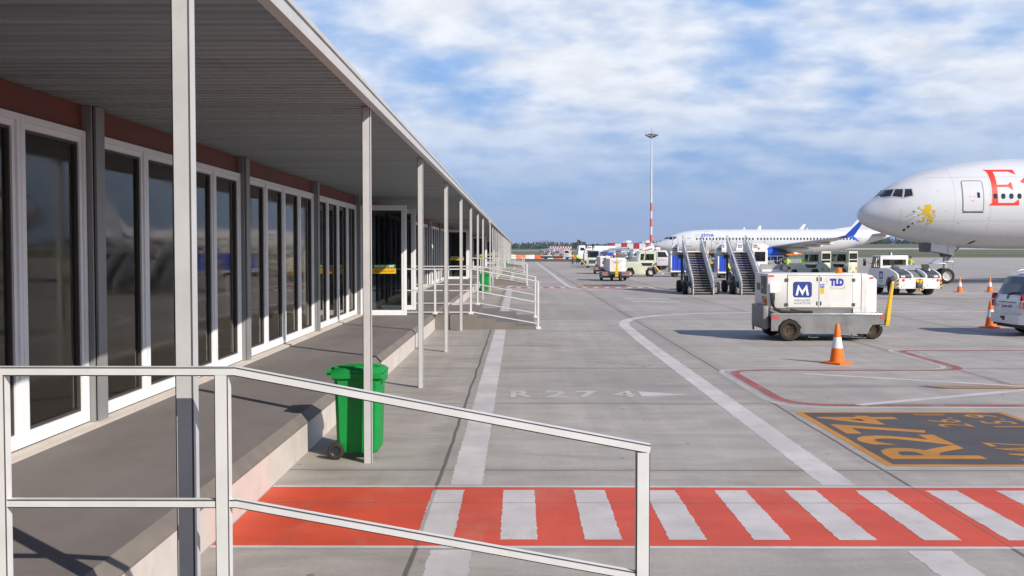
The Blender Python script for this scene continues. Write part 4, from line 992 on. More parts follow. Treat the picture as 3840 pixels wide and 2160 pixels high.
for s in (-1, 1):
    for i in range(3): b.prism([(s * 1.155 - .05, .40 + i * .19), (s * 1.155 + .05, .48 + i * .19), (s * 1.155 + .05, .57 + i * .19), (s * 1.155 - .05, .49 + i * .19)], 'y', -.018, -.013, YELLOW)
    b.box(s * 1.155 - .05, s * 1.155 + .05, -.0135, -.0125, .37, .9, BLACK)
b.prism([(-.2, .89), (-.2, .78), (-.04, .60), (.06, .60), (.2, .78), (.2, .89), (.1, .89), (.02, .74), (-.06, .89)], 'y', -.008, .018, YELLOW); b.box(.13, .19, -.01, .015, .40, .62, YELLOW); b.box(-.2, .1, -.03, .015, .365, .40, YELLOW)
for x in (-.95, -.28, .28, 1.0): b.lathe([(.025, -.02), (.02, -.012)], BLACK, 8, 'y', (x, 0, .43)); 
for x in (-.5, .7): b.lathe([(.025, -.02), (.02, -.012)], BLACK, 8, 'y', (x, 0, .83))
for x in (-.9, .35): b.box(x - .06, x + .06, -.02, -.012, .48, .60, LOGOWHITE); b.box(x + .065, x + .08, -.02, -.012, .47, .61, BLACK)
obj('hazard_marking', b, bd, smooth=False)
b = B(); b.box(-.14, .14, -.10, .03, .42, .66, DGREY, .02); b.tube([(0, -.06, .40), (0, -.06, .72)], .03, MGREY); b.box(.0, .2, -.06, .1, .28, .34, YELLOW); obj('tow_hitch', b, t)
b = B()
logo(b, fx(-xw - .004, 2.12, 1.02), .50, fx(-xw - .006, 2.12, 1.02)); b.text('MENZIES', fx(-xw - .004, 2.12, .72), INK, .05, 0, wide=.42); b.text('AVIATION', fx(-xw - .004, 2.12, .64), INK, .05, 0, wide=.42)
b.text('TLD', fx(-xw - .004, 2.32, .45), INK, .11, .01, wide=.26); b.flat([(-.25, -.06), (.22, -.06), (.27, .06), (-.25, .06)], fx(-xw - .004, 1.92, .45), TLDGREEN)
b.box(-xw - .006, -xw - .001, .2, .32, .86, .90, REDREF)
obj('side_lettering', b, bd, smooth=False)
b = B(); cx0, cx1 = -xw, .36
for x0, x1 in ((cx0, cx0 + .12), (cx1 - .12, cx1)):
    b.box(x0, x1, 2.2, 2.32, 1.40, 2.02, WHITE, .01); b.prism([(3.35, 1.40), (3.55, 1.40), (3.25, 2.02), (3.1, 2.02)], 'x', x0, x1, WHITE)
b.box(cx0 + .12, cx1 - .12, 2.2, 2.30, 1.40, 1.53, WHITE, .01); b.box(cx0 + .1, cx1 - .1, 2.2, 2.3, 1.86, 2.02, WHITE, .01); b.box(cx0 - .005, cx1 + .005, 2.19, 3.28, 2.0, 2.08, WHITE, .035)
cab = obj('cab', b, t)
b = B(); b.box(cx0 + .121, cx1 - .121, 2.24, 2.25, 1.53, 1.86, VGLASS); b.fs([(cx0 + .1, 3.42, 1.41), (cx1 - .1, 3.42, 1.41), (cx1 - .1, 3.16, 2.0), (cx0 + .1, 3.16, 2.0)], [(0, 1, 2, 3)], VGLASS)
for x in (cx0 + .05, cx1 - .05): b.fs([(x, 2.32, 1.41), (x, 3.38, 1.41), (x, 3.14, 2.0), (x, 2.32, 2.0)], [(0, 1, 2, 3)], VGLASS)
obj('window', b, cab, smooth=False)
b = B(); b.prism([(2.36, 1.43), (3.36, 1.43), (3.14, 1.97), (2.36, 1.97)], 'x', cx0 - .004, cx0 + .0, BLACK) if False else None
for p, q in (((2.34, 1.42), (3.40, 1.42)), ((3.40, 1.42), (3.15, 1.98)), ((3.15, 1.98), (2.34, 1.98)), ((2.34, 1.98), (2.34, 1.42)), ((2.85, 1.45), (2.85, 1.95))): b.tube([(cx0 - .004, *p), (cx0 - .004, *q)], .022, BLACK, 6)
b.box(cx0 - .2, cx0 - .04, 3.42, 3.48, 1.53, 1.90, BLACK, .02) if False else None
obj('side_window_frame', b, cab)
b = B(); b.tube([(cx0, 3.4, 1.62), (cx0 - .28, 3.45, 1.70), (cx0 - .34, 3.45, 1.75)], .014, BLACK, 6); b.box(cx0 - .46, cx0 - .30, 3.43, 3.48, 1.50, 1.90, BLACK, .02); obj('mirror', b, cab)
b = B(); b.lathe([(.05, 2.08), (.035, 2.2), (.03, 2.24), (.001, 2.25)], CONEW, 12, 'z', (-.45, 2.5, 0)); b.box(-.56, -.53, 2.48, 2.52, 2.08, 2.24, BLACK); obj('beacon', b, cab)
b = B(); b.box(-.9, -.5, 2.55, 2.75, 1.45, 1.85, BLACK, .04); b.box(-.2, .1, 2.55, 2.75, 1.45, 1.75, BLACK, .04); obj('seat', b, cab)
b = B(); b.prism([(.75, 1.28), (1.0, 1.62), (1.05, 1.60), (.85, 1.26)], 'x', .55, .95, BLACK); b.lathe([(.09, 1.28), (.06, 1.40), (.02, 1.42)], LGREY, 10, 'z', (.75, .55, 0)); obj('raised_hatch', b, t)
for x in (-1, 1):
    wheel(t, x * .92, 1.05, .40, .40, .42, RIMD, 'x'); wheel(t, x * .92, 3.05, .36, .36, .34, RIMD, 'x')

# ---- people carrier at the right edge; heading +x, origin at the rear bumper
t = thing('people_carrier', 'white people carrier with roof bars cut off by the right edge of the photo', 'car', (13.72, 29.2, 0), R(1.5))
SILW = pmat('car_white', (.66, .66, .67), .25, var=.02, coat=.5, dirt=.05)
def csec(x, zb, zs, zr, w0, w1, w2, rr=.1):
    """ring of a car body: sill, waist and roof half widths"""
    h = [(-w0 * .8, zb), (-w0 * .97, zb + .06), (-w1, zb + .30), (-w1 * 1.005, (zb + zs) / 2 + .1), (-w1 * .99, zs - .03), (-w1 * .965, zs), (-(w1 * .45 + w2 * .52), (zs + zr) / 2), (-w2 * 1.02, zr - .11), (-w2 * .93, zr - .035), (-w2 * .6, zr), (0, zr + .012)]
    return [(x, y, z) for y, z in h] + [(x, -y, z) for y, z in h[-2::-1]]
b = B()
st = [(.02, .44, .98, 1.0, .62, .80, .76), (.06, .36, 1.02, 1.10, .74, .86, .80), (.12, .31, 1.03, 1.22, .82, .885, .76), (.22, .28, 1.04, 1.45, .84, .90, .72), (.34, .26, 1.04, 1.66, .86, .905, .68), (.50, .24, 1.04, 1.74, .87, .91, .66), (.8, .24, 1.04, 1.77, .88, .915, .67), (1.8, .22, 1.02, 1.785, .88, .92, .68), (2.6, .22, 1.0, 1.76, .88, .92, .67), (3.0, .22, .99, 1.66, .88, .92, .66), (3.45, .22, .98, 1.32, .88, .915, .70), (3.75, .22, .96, 1.08, .88, .91, .74), (4.2, .24, .86, .94, .85, .88, .74), (4.4, .30, .72, .76, .7, .78, .66)]
b.rings([csec(*q) for q in st], SILW)
body = obj('body', b, t, ang=50)
def onr(off):   # tailgate surface
    pts = [(.02, .44), (.02, 1.0), (.06, 1.10), (.12, 1.22), (.22, 1.45), (.34, 1.66), (.50, 1.74)]
    def f(u, v):
        for (xa, za), (xb, zb) in zip(pts, pts[1:]):
            if v <= zb: q = max(0, (v - za) / (zb - za)); return (xa + (xb - xa) * q - off + .25 * (abs(u) / .9) ** 4 * .3, -u, v)
        return (.5 - off, -u, v)
    return f
b = B(); b.flat([(-.74, 1.14), (.74, 1.14), (.665, 1.60), (.60, 1.645), (-.60, 1.645), (-.665, 1.60)], onr(.012), DARKGLASS, .15); rw = obj('rear_window', b, t)
b = B(); b.tube([onr(.03)(-.05, 1.16), onr(.04)(.2, 1.20), onr(.04)(.5, 1.22)], .014, BLACK, 6); b.box(.05, .12, -.05, .05, 1.13, 1.17, BLACK); obj('wiper', b, rw)
b = B()
for sg in (-1, 1):
    b.rings([[(.00 + d_, sg * (.66 + w_ * a), z) for a, z in ((.04, .80 + .0 * d_), (.215, .78), (.22, 1.06), (.15, 1.16), (.07, 1.02))] for d_, w_ in ((.03, .9), (.0, 1.), (.18, 1.08))], pmat('tail_lamp_red', (.45, .012, .012), .15, var=.1, coat=.6))
tl = obj('tail_lamp', b, t)
b = B()
for sg in (-1, 1): b.box(-.006, .01, sg * .80 - .1, sg * .80 + .1, .97, .995, CONEW)
obj('lamp_bar', b, tl)
b = B(); b.flat([(-.52, .70), (.52, .70), (.46, .92), (-.46, .92)], onr(.004), SILW, .2); b.flat([(-.50, .92), (.50, .92), (.50, .94), (-.50, .94)], onr(.012), BLACK, .2)
pl_ = obj('plate_recess', b, t)
b = B(); b.flat([(-.26, .755), (.26, .755), (.26, .865), (-.26, .865)], onr(.016), CONEW, .2); b.flat([(-.26, .755), (-.215, .755), (-.215, .865), (-.26, .865)], onr(.019), BLUEP, .2); b.flat([(.20, .80), (.26, .80), (.26, .865), (.20, .865)], onr(.019), BLUEP, .2)
b.text('B305 FB', lambda u, v: onr(.020)(u, .81 + v), INK, .06, .003, .2, wide=.36); obj('number_plate', b, t)
b = B(); b.lathe([(.001, -.03), (.055, -.028), (.062, -.015), (.05, .03)], pmat('badge_blue', (.03, .10, .42), .25, metal=.4), 18, 'x', (.05, 0, 1.055)); b.lathe([(.062, -.02), (.07, -.02), (.07, .02), (.062, .02), (.062, -.02)], SILVER, 18, 'x', (.05, 0, 1.055)); obj('badge', b, t)
b = B()
b.rings([[(x, sg * 0 + y, z) for x, y, z in r_] for sg in (0,) for r_ in [[(.06 + .02, -.93, z), (-.06, -.80, z), (-.10, -.45, z), (-.11, 0, z), (-.10, .45, z), (-.06, .80, z), (.08, .93, z), (.5, .93, z), (.5, .6, z), (.3, 0, z), (.5, -.6, z), (.5, -.93, z)] for z in (.34, .38, .56, .60)]], SILW)
bp = obj('bumper', b, t)
b = B(); b.box(-.125, -.09, -.12, .12, .47, .55, BLACK, .02); b.box(-.12, .1, -.10, .02, .42, .48, BLACK, .02); b.tube([(-.06, .62, .31), (.4, .62, .31)], .04, MGREY, 10); b.box(.1, 4.2, -.75, .75, .22, .40, BLACK); obj('tow_hook', b, bp)
b = B(); b.box(.40, .47, -.12, .12, 1.70, 1.725, pmat('tail_lamp_red', (1, 0, 0))); obj('brake_light', b, t)
b = B()
for sg in (-1, 1): b.tube([(.55, sg * .60, 1.76), (.7, sg * .60, 1.82), (2.4, sg * .60, 1.83), (2.6, sg * .60, 1.77)], .018, SILVER, 8)
for x in (.85, 1.0): b.box(x - .03, x + .03, -.12, .12, 1.79, 1.80, DGREY)
obj('roof_rail', b, t)
b = B()
for sg in (-1, 1):
    b.prism([(.62, 1.08), (3.3, 1.06), (2.85, 1.55), (2.5, 1.66), (.78, 1.66)], 'y', sg * .90 - .02 if sg < 0 else .78, sg * .78 if sg < 0 else .92, DARKGLASS) if False else None
obj('x', b, t) if False else b.bm.free()
b = B()
for sg in (-1, 1):
    b.fs([(.62, sg * .905, 1.07), (3.25, sg * .90, 1.05), (2.7, sg * .735, 1.60), (.78, sg * .735, 1.62)], [(0, 1, 2, 3)], DARKGLASS)
obj('side_window', b, t, smooth=False)
for x in (.92, 3.55):
    for sg in (-1, 1): wheel(t, x, sg * .80, .32, .32, .21, RIMW)

# ---- passenger stairs; climb towards +y, origin under the lowest step
def airstairs(label, loc, rotz):
    t = thing('passenger_stairs', label, 'stairs', loc, rotz, 'mobile passenger stairs')
    TREAD = pmat('stair_tread', (.085, .076, .064), .6, var=.2, scale=6, dirt=.3); NOSING = pmat('stair_nosing', (.42, .39, .34), .4, var=.1)
    n, rise, run = 17, .132, .27; xw = .50; TOP = n * rise
    b = B()
    for i in range(n): y = i * run; b.box(-xw, xw, y, y + run + .03, (i + 1) * rise - .03, (i + 1) * rise, TREAD, .004); b.box(-xw, xw, y + .02, y + .03, i * rise, (i + 1) * rise - .04, BLACK)
    for i in range(n): b.box(-xw + .01, xw - .01, i * run - .004, i * run + .012, (i + 1) * rise - .026, (i + 1) * rise - .002, NOSING)
    obj('treads', b, t, smooth=False)
    SPAN = pmat('stair_panel', (.66, .67, .69), .5, var=.06, dirt=.15)
    L = n * run
    for sg in (-1, 1):
        b = B(); x0, x1 = (-xw - .06, -xw - .01) if sg < 0 else (xw + .01, xw + .06)
        b.prism([(-.10, .02), (-.12, .62), (.1, .84), (L, TOP + .66), (L + .45, TOP + .74), (L + .45, TOP - .2), (L, TOP - .40), (.60, .02)], 'x', x0, x1, SPAN, .01)
        p = obj('side_panel', b, t, smooth=False)
        b = B(); xx = sg * (xw + .035)
        b.tube([(xx, -.1, .35), (xx, -.12, .85), (xx, .15, 1.02), (xx, L, TOP + .88), (xx, L + .5, TOP + .98), (xx, L + .52, TOP + .5)], .02, LGREY, 8)
        for i in (3, 7, 11, 15): b.tube([(xx, i * run, i * rise + .7), (xx, i * run, i * rise + .95)], .014, LGREY, 6)
        obj('handrail', b, p)
        b = B(); x = x0 - .003 if sg < 0 else x1 + .003
        sl = TOP / L
        f = (lambda u, v: (x, L * .60 - u, TOP * .60 + .22 - u * sl + v)) if sg < 0 else (lambda u, v: (x, L * .60 + u, TOP * .60 + .22 + u * sl + v))
        logo(b, f, .95, shift(f, (sg * .003, 0, 0)))
        g = (lambda u, v: (x, L * .30 - u, TOP * .30 + .24 - u * sl + v)) if sg < 0 else (lambda u, v: (x, L * .30 + u, TOP * .30 + .24 + u * sl + v))
        b.text('MENZIES', g, INK, .24, .01, .2, wide=1.6)
        obj('panel_lettering', b, p)
        b = B()
        for i in range(n): b.box(sg * (xw - .005) - .006, sg * (xw - .005) + .006, i * run + .10, i * run + .14, (i + 1) * rise + .08, (i + 1) * rise + .10, LOGOWHITE)
        obj('step_lights', b, p, smooth=False)
    b = B(); b.box(-xw - .35, xw + .1, L, L + 1.6, TOP - .10, TOP - .01, MGREY, .01); b.box(-xw - .36, xw + .02, L + .58, L + .64, TOP - .06, TOP + .02, YELLOW); b.box(-xw - .38, -xw - .30, L, L + 1.6, TOP - .08, TOP + .0, YELLOW)
    pf = obj('platform', b, t)
    for x in (-xw - .36, xw + .10):
        b = B(); b.box(x - .02, x + .02, L + .72, L + 1.5, TOP + .02, TOP + .50, SPAN, .01) if x > 0 else b.box(x - .25, x + .12, L + .70, L + .73, TOP - .22, TOP + .46, SPAN, .01)
        if x > 0: b.tube([(x, L + .75, TOP + .5), (x, L + .75, TOP + .86), (x, L + 1.45, TOP + .86), (x, L + 1.45, TOP + .5)], .018, LGREY, 6)
        else:
            b.tube([(x - .22, L + .71, TOP + .46), (x - .20, L + .71, TOP + .86), (x + .08, L + .71, TOP + .86), (x + .10, L + .71, TOP + .46)], .018, LGREY, 6)
            logo(b, fy(x - .07, L + .696, TOP + .16), .20, fy(x - .07, L + .694, TOP + .16))
        obj('platform_guard', b, pf)
    b = B(); b.box(-.80, -.66, .55, 4.4, .42, .68, DGREY, .02); b.box(.66, .80, .55, 4.4, .42, .68, DGREY, .02); b.box(-.80, .80, 1.6, 1.75, .44, .62, DGREY); b.box(-.8, .8, 3.9, 4.1, .42, .68, DGREY)
    b.box(-.62, .62, 2.0, 3.6, .45, .95, BLACK, .03); b.box(-.55, -.1, 2.2, 3.0, .96, 1.12, YELLOW, .02)
    for sg in (-1, 1): b.tube([(sg * .73, 3.6, .6), (sg * .70, 3.9, TOP - .15)], .06, BLACK, 8); b.tube([(sg * .73, 1.6, .6), (sg * .68, 3.9, 1.5)], .045, BLACK, 8)
    b.box(-.9, -.62, 3.8, 4.1, TOP - .35, TOP - .12, BLACK); b.box(-.78, -.56, -.02, .45, .08, .36, MGREY, .02); b.box(.56, .72, .0, .3, .1, .4, MGREY, .02)
    obj('chassis', b, t)
    for sg in (-1, 1): wheel(t, sg * .84, .95, .34, .34, .30, RIMD, 'x'); wheel(t, sg * .84, 3.8, .34, .34, .30, RIMD, 'x')
    return t
a1 = airstairs('left of the two passenger stairs side by side, dark treads facing the camera', (9.80, 55.0, 0), R(-2.5))
dup(a1, (12.36, 55.0, 0), R(-2.5), 'right of the two passenger stairs, its foot hidden by the near power unit')
dup(a1, (16.2, 160, 0), R(-68), 'distant passenger stairs turned sideways in front of the red and white building')

# ---- baggage cart with blue curtains; tow bar at -x
def bag_cart(label, loc, rotz):
    t = thing('baggage_cart', label, 'cart', loc, rotz, 'covered baggage carts with blue curtains')
    b = B(); L, yw = 1.65, .80
    b.box(-L, L, -yw, yw, .42, .55, WHITE, .01); b.box(-L, L, -yw, yw, 2.12, 2.28, WHITE, .015)
    for x in (-L, L - .1):
        for y in (-yw, yw - .1): b.box(x, x + .1, y, y + .1, .55, 2.12, WHITE)
    obj('frame', b, t, smooth=False)
    b = B(); b.box(-L - .02, -L + .01, -yw + .1, yw - .1, .55, 2.12, LGREY); b.box(L - .01, L + .02, -yw + .1, yw - .1, .55, 2.12, LGREY); obj('end_wall', b, t, smooth=False)
    for sg in (-1, 1):
        n = 66; rs = []
        for z in (.555, 2.115): rs.append([(-L + .1 + (2 * L - .2) * i / n, sg * (yw - .05 + .022 * sin(i * 1.9) + .012 * sin(i * .7)), z) for i in range(n + 1)])
        b = B(); b.rings(rs, BLUECUR, closed=False); c = obj('curtain', b, t)
        b = B()
        for i in range(9):
            for z in (.66, 2.02): b.lathe([(.03, -.012), (.028, .012)], SILVER, 8, 'y', (-L + .3 + i * .35, sg * (yw - .02), z))
        obj('curtain_eyelets', b, c)
    b = B()
    for x in (-L + .05, L - .05):
        for z in (.72, 1.98):
            for y in (-yw - .003, yw + .003): b.box(x - .035, x + .035, y - .003, y + .003, z - .07, z + .07, REDREF)
    obj('reflector', b, t, smooth=False)
    b = B(); b.box(-L + .2, L - .2, -.3, .3, .3, .42, DGREY); b.box(-L - .75, -L + .3, -.28, .28, .24, .32, WHITE, .01); obj('underframe', b, t)
    b = B(); b.tube([(-L - .72, 0, .30), (-L - 1.35, 0, 1.02)], .05, YELLOW, 8); b.tube([(-L - 1.35, 0, 1.02), (-L - 1.45, 0, 1.13)], .03, DGREY, 6); obj('tow_bar', b, t)
    for sg in (-1, 1): wheel(t, -L + .45, sg * .6, .25, .25, .16, RIMD); wheel(t, L - .45, sg * .6, .25, .25, .16, RIMD)
    return t
c1 = bag_cart('blue-curtained cart with a raised yellow tow bar, just left of the left stairs', (15.0, 91.8, 0), 0)
dup(c1, (18.3, 87.5, 0), 0, 'blue-curtained cart mostly hidden behind the right stairs')
dup(c1, (11.8, 146, 0), R(4), 'distant blue-curtained cart behind the pale green grille')
dup(c1, (17.4, 150, 0), R(-3), 'distant blue-curtained cart behind the grey pipes of the fuel truck')

# ---- hydrant fuel truck: open pipework body, cab at +x
FUELG = pmat('fuel_truck_grey', (.33, .40, .46), .35, metal=.35, var=.08)
TRUCKW = pmat('truck_light_grey', (.58, .58, .60), .4, var=.04, dirt=.1)
def fuel_truck(label, loc, rotz, boxed=True):
    t = thing('fuel_truck', label, 'truck', loc, rotz, 'hydrant fuel trucks with open pipework'); t.scale = (1, 1, .88)
    b = B(); b.box(-3.9, 3.4, -1.0, 1.0, .62, .80, BLACK); b.box(-3.6, 2.0, -.9, .9, .35, .6, BLACK); obj('chassis', b, t)
    b = B(); b.prism([(2.0, .55), (2.0, 2.62), (3.35, 2.62), (3.75, 1.75), (3.95, 1.55), (3.95, .55)], 'y', -1.15, 1.15, TRUCKW, .06); b.box(3.0, 4.0, -1.16, 1.16, .35, .60, BLACK, .03)
    cab = obj('cab', b, t)
    b = B(); b.prism([(2.35, 1.72), (3.55, 1.72), (3.22, 2.42), (2.35, 2.42)], 'y', -1.16, 1.16, DARKGLASS); b.fs([(3.80, -1.0, 1.72), (3.80, 1.0, 1.72), (3.42, 1.0, 2.5), (3.42, -1.0, 2.5)], [(0, 1, 2, 3)], DARKGLASS); obj('window', b, cab, smooth=False)
    b = B(); b.box(2.3, 3.4, -1.168, -1.162, 1.30, 1.36, REDREF); b.box(2.3, 3.4, 1.162, 1.168, 1.30, 1.36, REDREF); obj('stripe', b, cab, smooth=False)
    b = B()
    for y in (-1.15, 1.15): b.tube([(1.9, y, .85), (-3.75, y, .85), (-3.9, y, 1.0), (-3.9, y, 2.45), (-3.75, y, 2.6), (-.6, y, 2.7)], .09, FUELG, 10)
    obj('side_rail', b, t)
    b = B(); b.tube([(-3.6, -.6, 1.0), (-3.6, -.6, 2.5), (-3.3, -.6, 2.75), (-1.0, -.5, 3.0), (-.8, -.5, 2.85), (-.8, -.5, 1.0)], .15, FUELG, 12); b.lathe([(.001, 1.5), (.5, 1.6), (.62, 2.0), (.5, 2.45), (.2, 2.6), (.001, 2.62)], FUELG, 18, 'z', (-.5, -.2, 0))
    b.tube([(-.9, .1, 2.05), (1.9, .1, 2.85)], .12, FUELG, 10); b.tube([(-3.6, .5, 1.0), (-3.6, .5, 2.3), (1.6, .5, 2.3)], .09, FUELG, 10); obj('pipework', b, t)
    rd = random.Random(5)
    b = B()
    for i in range(26):
        x, z = rd.uniform(-3.5, 1.0), rd.uniform(.85, 2.0); w_, h = rd.uniform(.1, .35), rd.uniform(.08, .3)
        b.box(x, x + w_, -1.02 + rd.uniform(0, .5), -.4 + rd.uniform(0, .9), z, z + h, rd.choice((MGREY, SILVER, DGREY, LGREY, BLACK, WHITE)), .01)
    for i in range(7): x = rd.uniform(-3.4, .4); b.tube([(x, -1.0, 1.0), (x + .3, -1.02, rd.uniform(1.3, 2.)), (x + .7, -1.0, 1.1)], .045, RUBBER, 8)
    obj('hose_equipment', b, t)
    b = B(); b.box(-.2, 1.9, -1.05, 1.05, .82, 2.35, LGREY, .03); b.box(-.1, 1.8, -1.06, -1.05, 1.55, 1.75, REDREF); b.box(.0, .9, -1.065, -1.05, 1.85, 2.25, DARKGLASS); b.box(1.0, 1.7, -1.065, -1.05, 1.0, 1.45, DGREY); obj('meter_cabinet', b, t, smooth=False)
    b = B(); b.lathe([(.08, 2.62), (.07, 2.76), (.001, 2.78)], AMBER, 10, 'z', (2.5, -.6, 0)); b.lathe([(.08, 2.62), (.07, 2.76), (.001, 2.78)], AMBER, 10, 'z', (2.5, .6, 0)); obj('beacon', b, t)
    for sg in (-1, 1): wheel(t, 3.0, sg * .95, .46, .46, .28, RIMD); wheel(t, -2.4, sg * .95, .46, .46, .28, RIMD)
    return t
f1 = fuel_truck('silver fuel truck with open pipework parked alone by the orange and white barriers', (9.3, 262, 0), 0)
dup(f1, (14.1, 124, 0), R(2), 'fuel truck behind the cream tractor, only its pipes and cab standing out')

# ---- container loader beside the narrow-body airliner; scissor lifts under two bridges
t = thing('container_loader', 'white container loader with M signs on black scissor legs, seen between the stairs', 'loader', (21.6, 112, 0), 0)
b = B(); b.box(-1.2, 4.6, -1.2, 1.2, .45, .85, BLACK, .03); b.box(-1.0, 4.4, -1.0, 1.0, .3, .46, DGREY); obj('chassis', b, t)
for x0 in (-.9, 2.6):
    for y in (-.9, .9):
        b = B(); b.tube([(x0, y, .85), (x0 + 1.7, y, 2.0)], .08, BLACK, 8); b.tube([(x0 + 1.7, y, .85), (x0, y, 2.0)], .08, BLACK, 8); b.tube([(x0, y, .85), (x0, y, 2.0)], .05, BLACK, 6); b.tube([(x0 + 1.7, y, .85), (x0 + 1.7, y, 2.0)], .05, BLACK, 6); obj('scissor_leg', b, t)
b = B(); b.box(-1.5, 4.7, -1.3, 1.3, 2.0, 2.28, MGREY, .02); b.box(-2.6, -.6, -.6, .6, 2.30, 2.42, YELLOW, .02); b.box(1.2, 3.4, -1.32, 1.3, 2.08, 2.3, BLUEP, .01); obj('bridge', b, t)
for x0, x1 in ((-.3, .55), (1.55, 2.3), (3.2, 4.6)):
    b = B(); b.prism([(x0, 2.28), (x0 + .12, 3.05), (x1 - .1, 3.05), (x1 + (.5 if x1 > 4 else 0), 2.75), (x1 + (.1 if x1 > 4 else 0), 2.28)], 'y', -1.36, -1.30, WHITE, .01); logo(b, fy(x0 + .42, -1.364, 2.75), .40, fy(x0 + .42, -1.368, 2.75)); obj('side_guard', b, t, smooth=False)
    b = B()
    for x in (x0 - .75, x0 + .05, x1 + .02): b.tube([(x, -1.3, 2.3), (x, -1.3, 3.45), (x + .12, -1.3, 3.5)], .022, DGREY, 6)
    b.tube([(x0 - .7, -1.3, 3.4), (x0 + .1, -1.3, 2.9)], .022, DGREY, 6); obj('guard_rail', b, t)
b = B(); b.box(-1.6, -1.5, -1.2, 1.2, 2.28, 3.3, pmat('white_dusty', (.6, .57, .52), .6)); obj('end_stop', b, t)
b = B()
for x in (-1.0, .9): b.box(x - .2, x + .2, -1.03, -1.0, .92, 1.1, YELLOW)
b.box(-1.3, -1.1, -1.03, -.9, 1.0, 1.2, AMBER); obj('warning_plate', b, t, smooth=False)
for x in (-.6, 3.9):
    for sg in (-1, 1): wheel(t, x, sg * 1.0, .42, .42, .3, RIMD)

# ---- white loader with a glazed cab above the near power unit
t = thing('belt_loader', 'white loader with a glazed cab and grey decks, behind the near power unit', 'loader', (18.85, 79.5, 0), 0)
b = B(); b.box(-1.1, 1.5, -1.0, 1.0, .45, .85, WHITE, .03); b.box(-.9, 1.4, -.8, .8, .25, .46, BLACK); obj('chassis', b, t)
b = B()
b.box(-1.25, -1.15, -1.0, .6, 1.28, 2.40, WHITE, .01) if False else None
for (x0, x1, z0, z1) in ((-1.2, -1.0, 1.30, 2.40), (-.22, -.02, 1.30, 2.40), (-1.0, -.22, 1.30, 1.52), (-1.0, -.22, 2.22, 2.40)): b.box(x0, x1, -1.0, -.94, z0, z1, WHITE)
b.box(-1.2, -1.14, -.94, .5, 1.3, 2.4, WHITE); b.box(-1.2, -.02, .44, .5, 1.3, 2.4, WHITE); b.box(-1.2, -.02, -.94, .44, 2.34, 2.4, WHITE); b.box(-1.2, -.02, -.94, .44, 1.3, 1.4, WHITE); b.box(-.08, -.02, -.94, .44, 1.3, 1.5, WHITE)
cab = obj('cab', b, t, smooth=False)
b = B(); b.box(-1.0, -.22, -.975, -.965, 1.52, 2.22, VGLASS); b.box(-.055, -.045, -.94, .44, 1.5, 2.34, VGLASS); obj('window', b, cab, smooth=False)
b = B(); b.flat([(-.39, -.35), (.39, -.35), (.39, .35), (-.39, .35)], fy(-.61, -1.003, 1.87), BLACK) if False else None
for (x0, x1, z0, z1) in ((-1.02, -.98, 1.50, 2.24), (-.24, -.20, 1.50, 2.24), (-.98, -.24, 1.50, 1.54), (-.98, -.24, 2.20, 2.24), (-.56, -.52, 1.54, 2.20)): b.box(x0, x1, -1.006, -.999, z0, z1, BLACK)
obj('window_frame', b, cab, smooth=False)
b = B(); b.box(-.9, -.5, -.5, -.1, 1.4, 1.95, BLACK, .05); b.box(-.85, -.65, -.45, -.3, 1.96, 2.12, BLACK, .05); obj('seat', b, cab)
b = B(); b.lathe([(.09, 2.40), (.08, 2.56), (.001, 2.58)], AMBER, 12, 'z', (-.65, -.8, 0)); obj('beacon', b, cab)
b = B(); b.box(-1.22, -1.201, -.9, -.6, 2.0, 2.2, REDREF); b.box(-1.16, -1.09, -1.006, -1.001, 2.05, 2.28, REDREF); obj('reflector', b, cab, smooth=False)
b = B(); b.box(-.6, .95, -1.02, .7, .86, 1.28, pmat('grey_deck_box', (.33, .33, .32), .6, var=.25, scale=9)); b.box(-1.15, -.6, -1.0, .7, .86, 1.3, LGREY, .02); b.box(1.0, 1.5, -1.0, .6, .86, 1.2, MGREY, .05); b.box(1.5, 1.75, -.9, .6, .9, 1.1, DGREY, .03); b.lathe([(.2, .86), (.2, 1.1), (.14, 1.2)], LGREY, 14, 'z', (1.25, -1.05, 0)); obj('deck_box', b, t)
b = B(); b.box(-.55, .9, -1.03, -1.02, 1.2, 1.27, LGREY); b.box(-.5, .8, -1.2, -1.02, .72, .9, WHITE, .02); b.box(1.3, 1.5, -1.1, -1.0, .75, .85, AMBER); obj('deck_trim', b, t, smooth=False)
b = B()
for x in (.05, .6, 1.1, 1.6): b.tube([(x, .6, 1.25), (x, .6, 1.9)], .022, LGREY, 6); b.tube([(x, -.2, 1.25), (x, -.2, 1.75)], .02, LGREY, 6)
for z in (1.55, 1.9): b.tube([(.05, .6, z), (1.6, .6, z)], .02, LGREY, 6)
obj('guard_rail', b, t)
for x in (-.7, 1.5):
    for sg in (-1, 1): wheel(t, x, sg * .85, .34, .34, .25, RIMD)

# ---- long teal conveyor with orange boxes beyond the tractors
t = thing('conveyor_trailer', 'long low teal conveyor trailer with orange boxes under the blue engine', 'trailer', (39.6, 146, 0), 0)
b = B(); b.box(-2.2, 7.5, -.5, .5, 1.12, 1.32, TEAL, .02); obj('beam', b, t)
b = B()
for x in (-1.6, .4, 2.4, 4.4, 6.6): b.tube([(x, -.3, 1.12), (x, -.3, .3)], .05, DGREY, 6); b.tube([(x, .3, 1.12), (x, .3, .3)], .05, DGREY, 6)
obj('leg', b, t)
for x0 in (-1.9, -1.1, -.2, .7, 1.9): 
    b = B(); b.box(x0, x0 + .72, -.35, .35, 1.62, 1.82, AMBER, .03); b.tube([(x0 + .36, 0, 1.32), (x0 + .36, 0, 1.62)], .04, DGREY, 6); obj('orange_box', b, t)
for x in (-1.6, 6.6):
    for sg in (-1, 1): wheel(t, x, sg * .5, .3, .3, .2, RIMD)

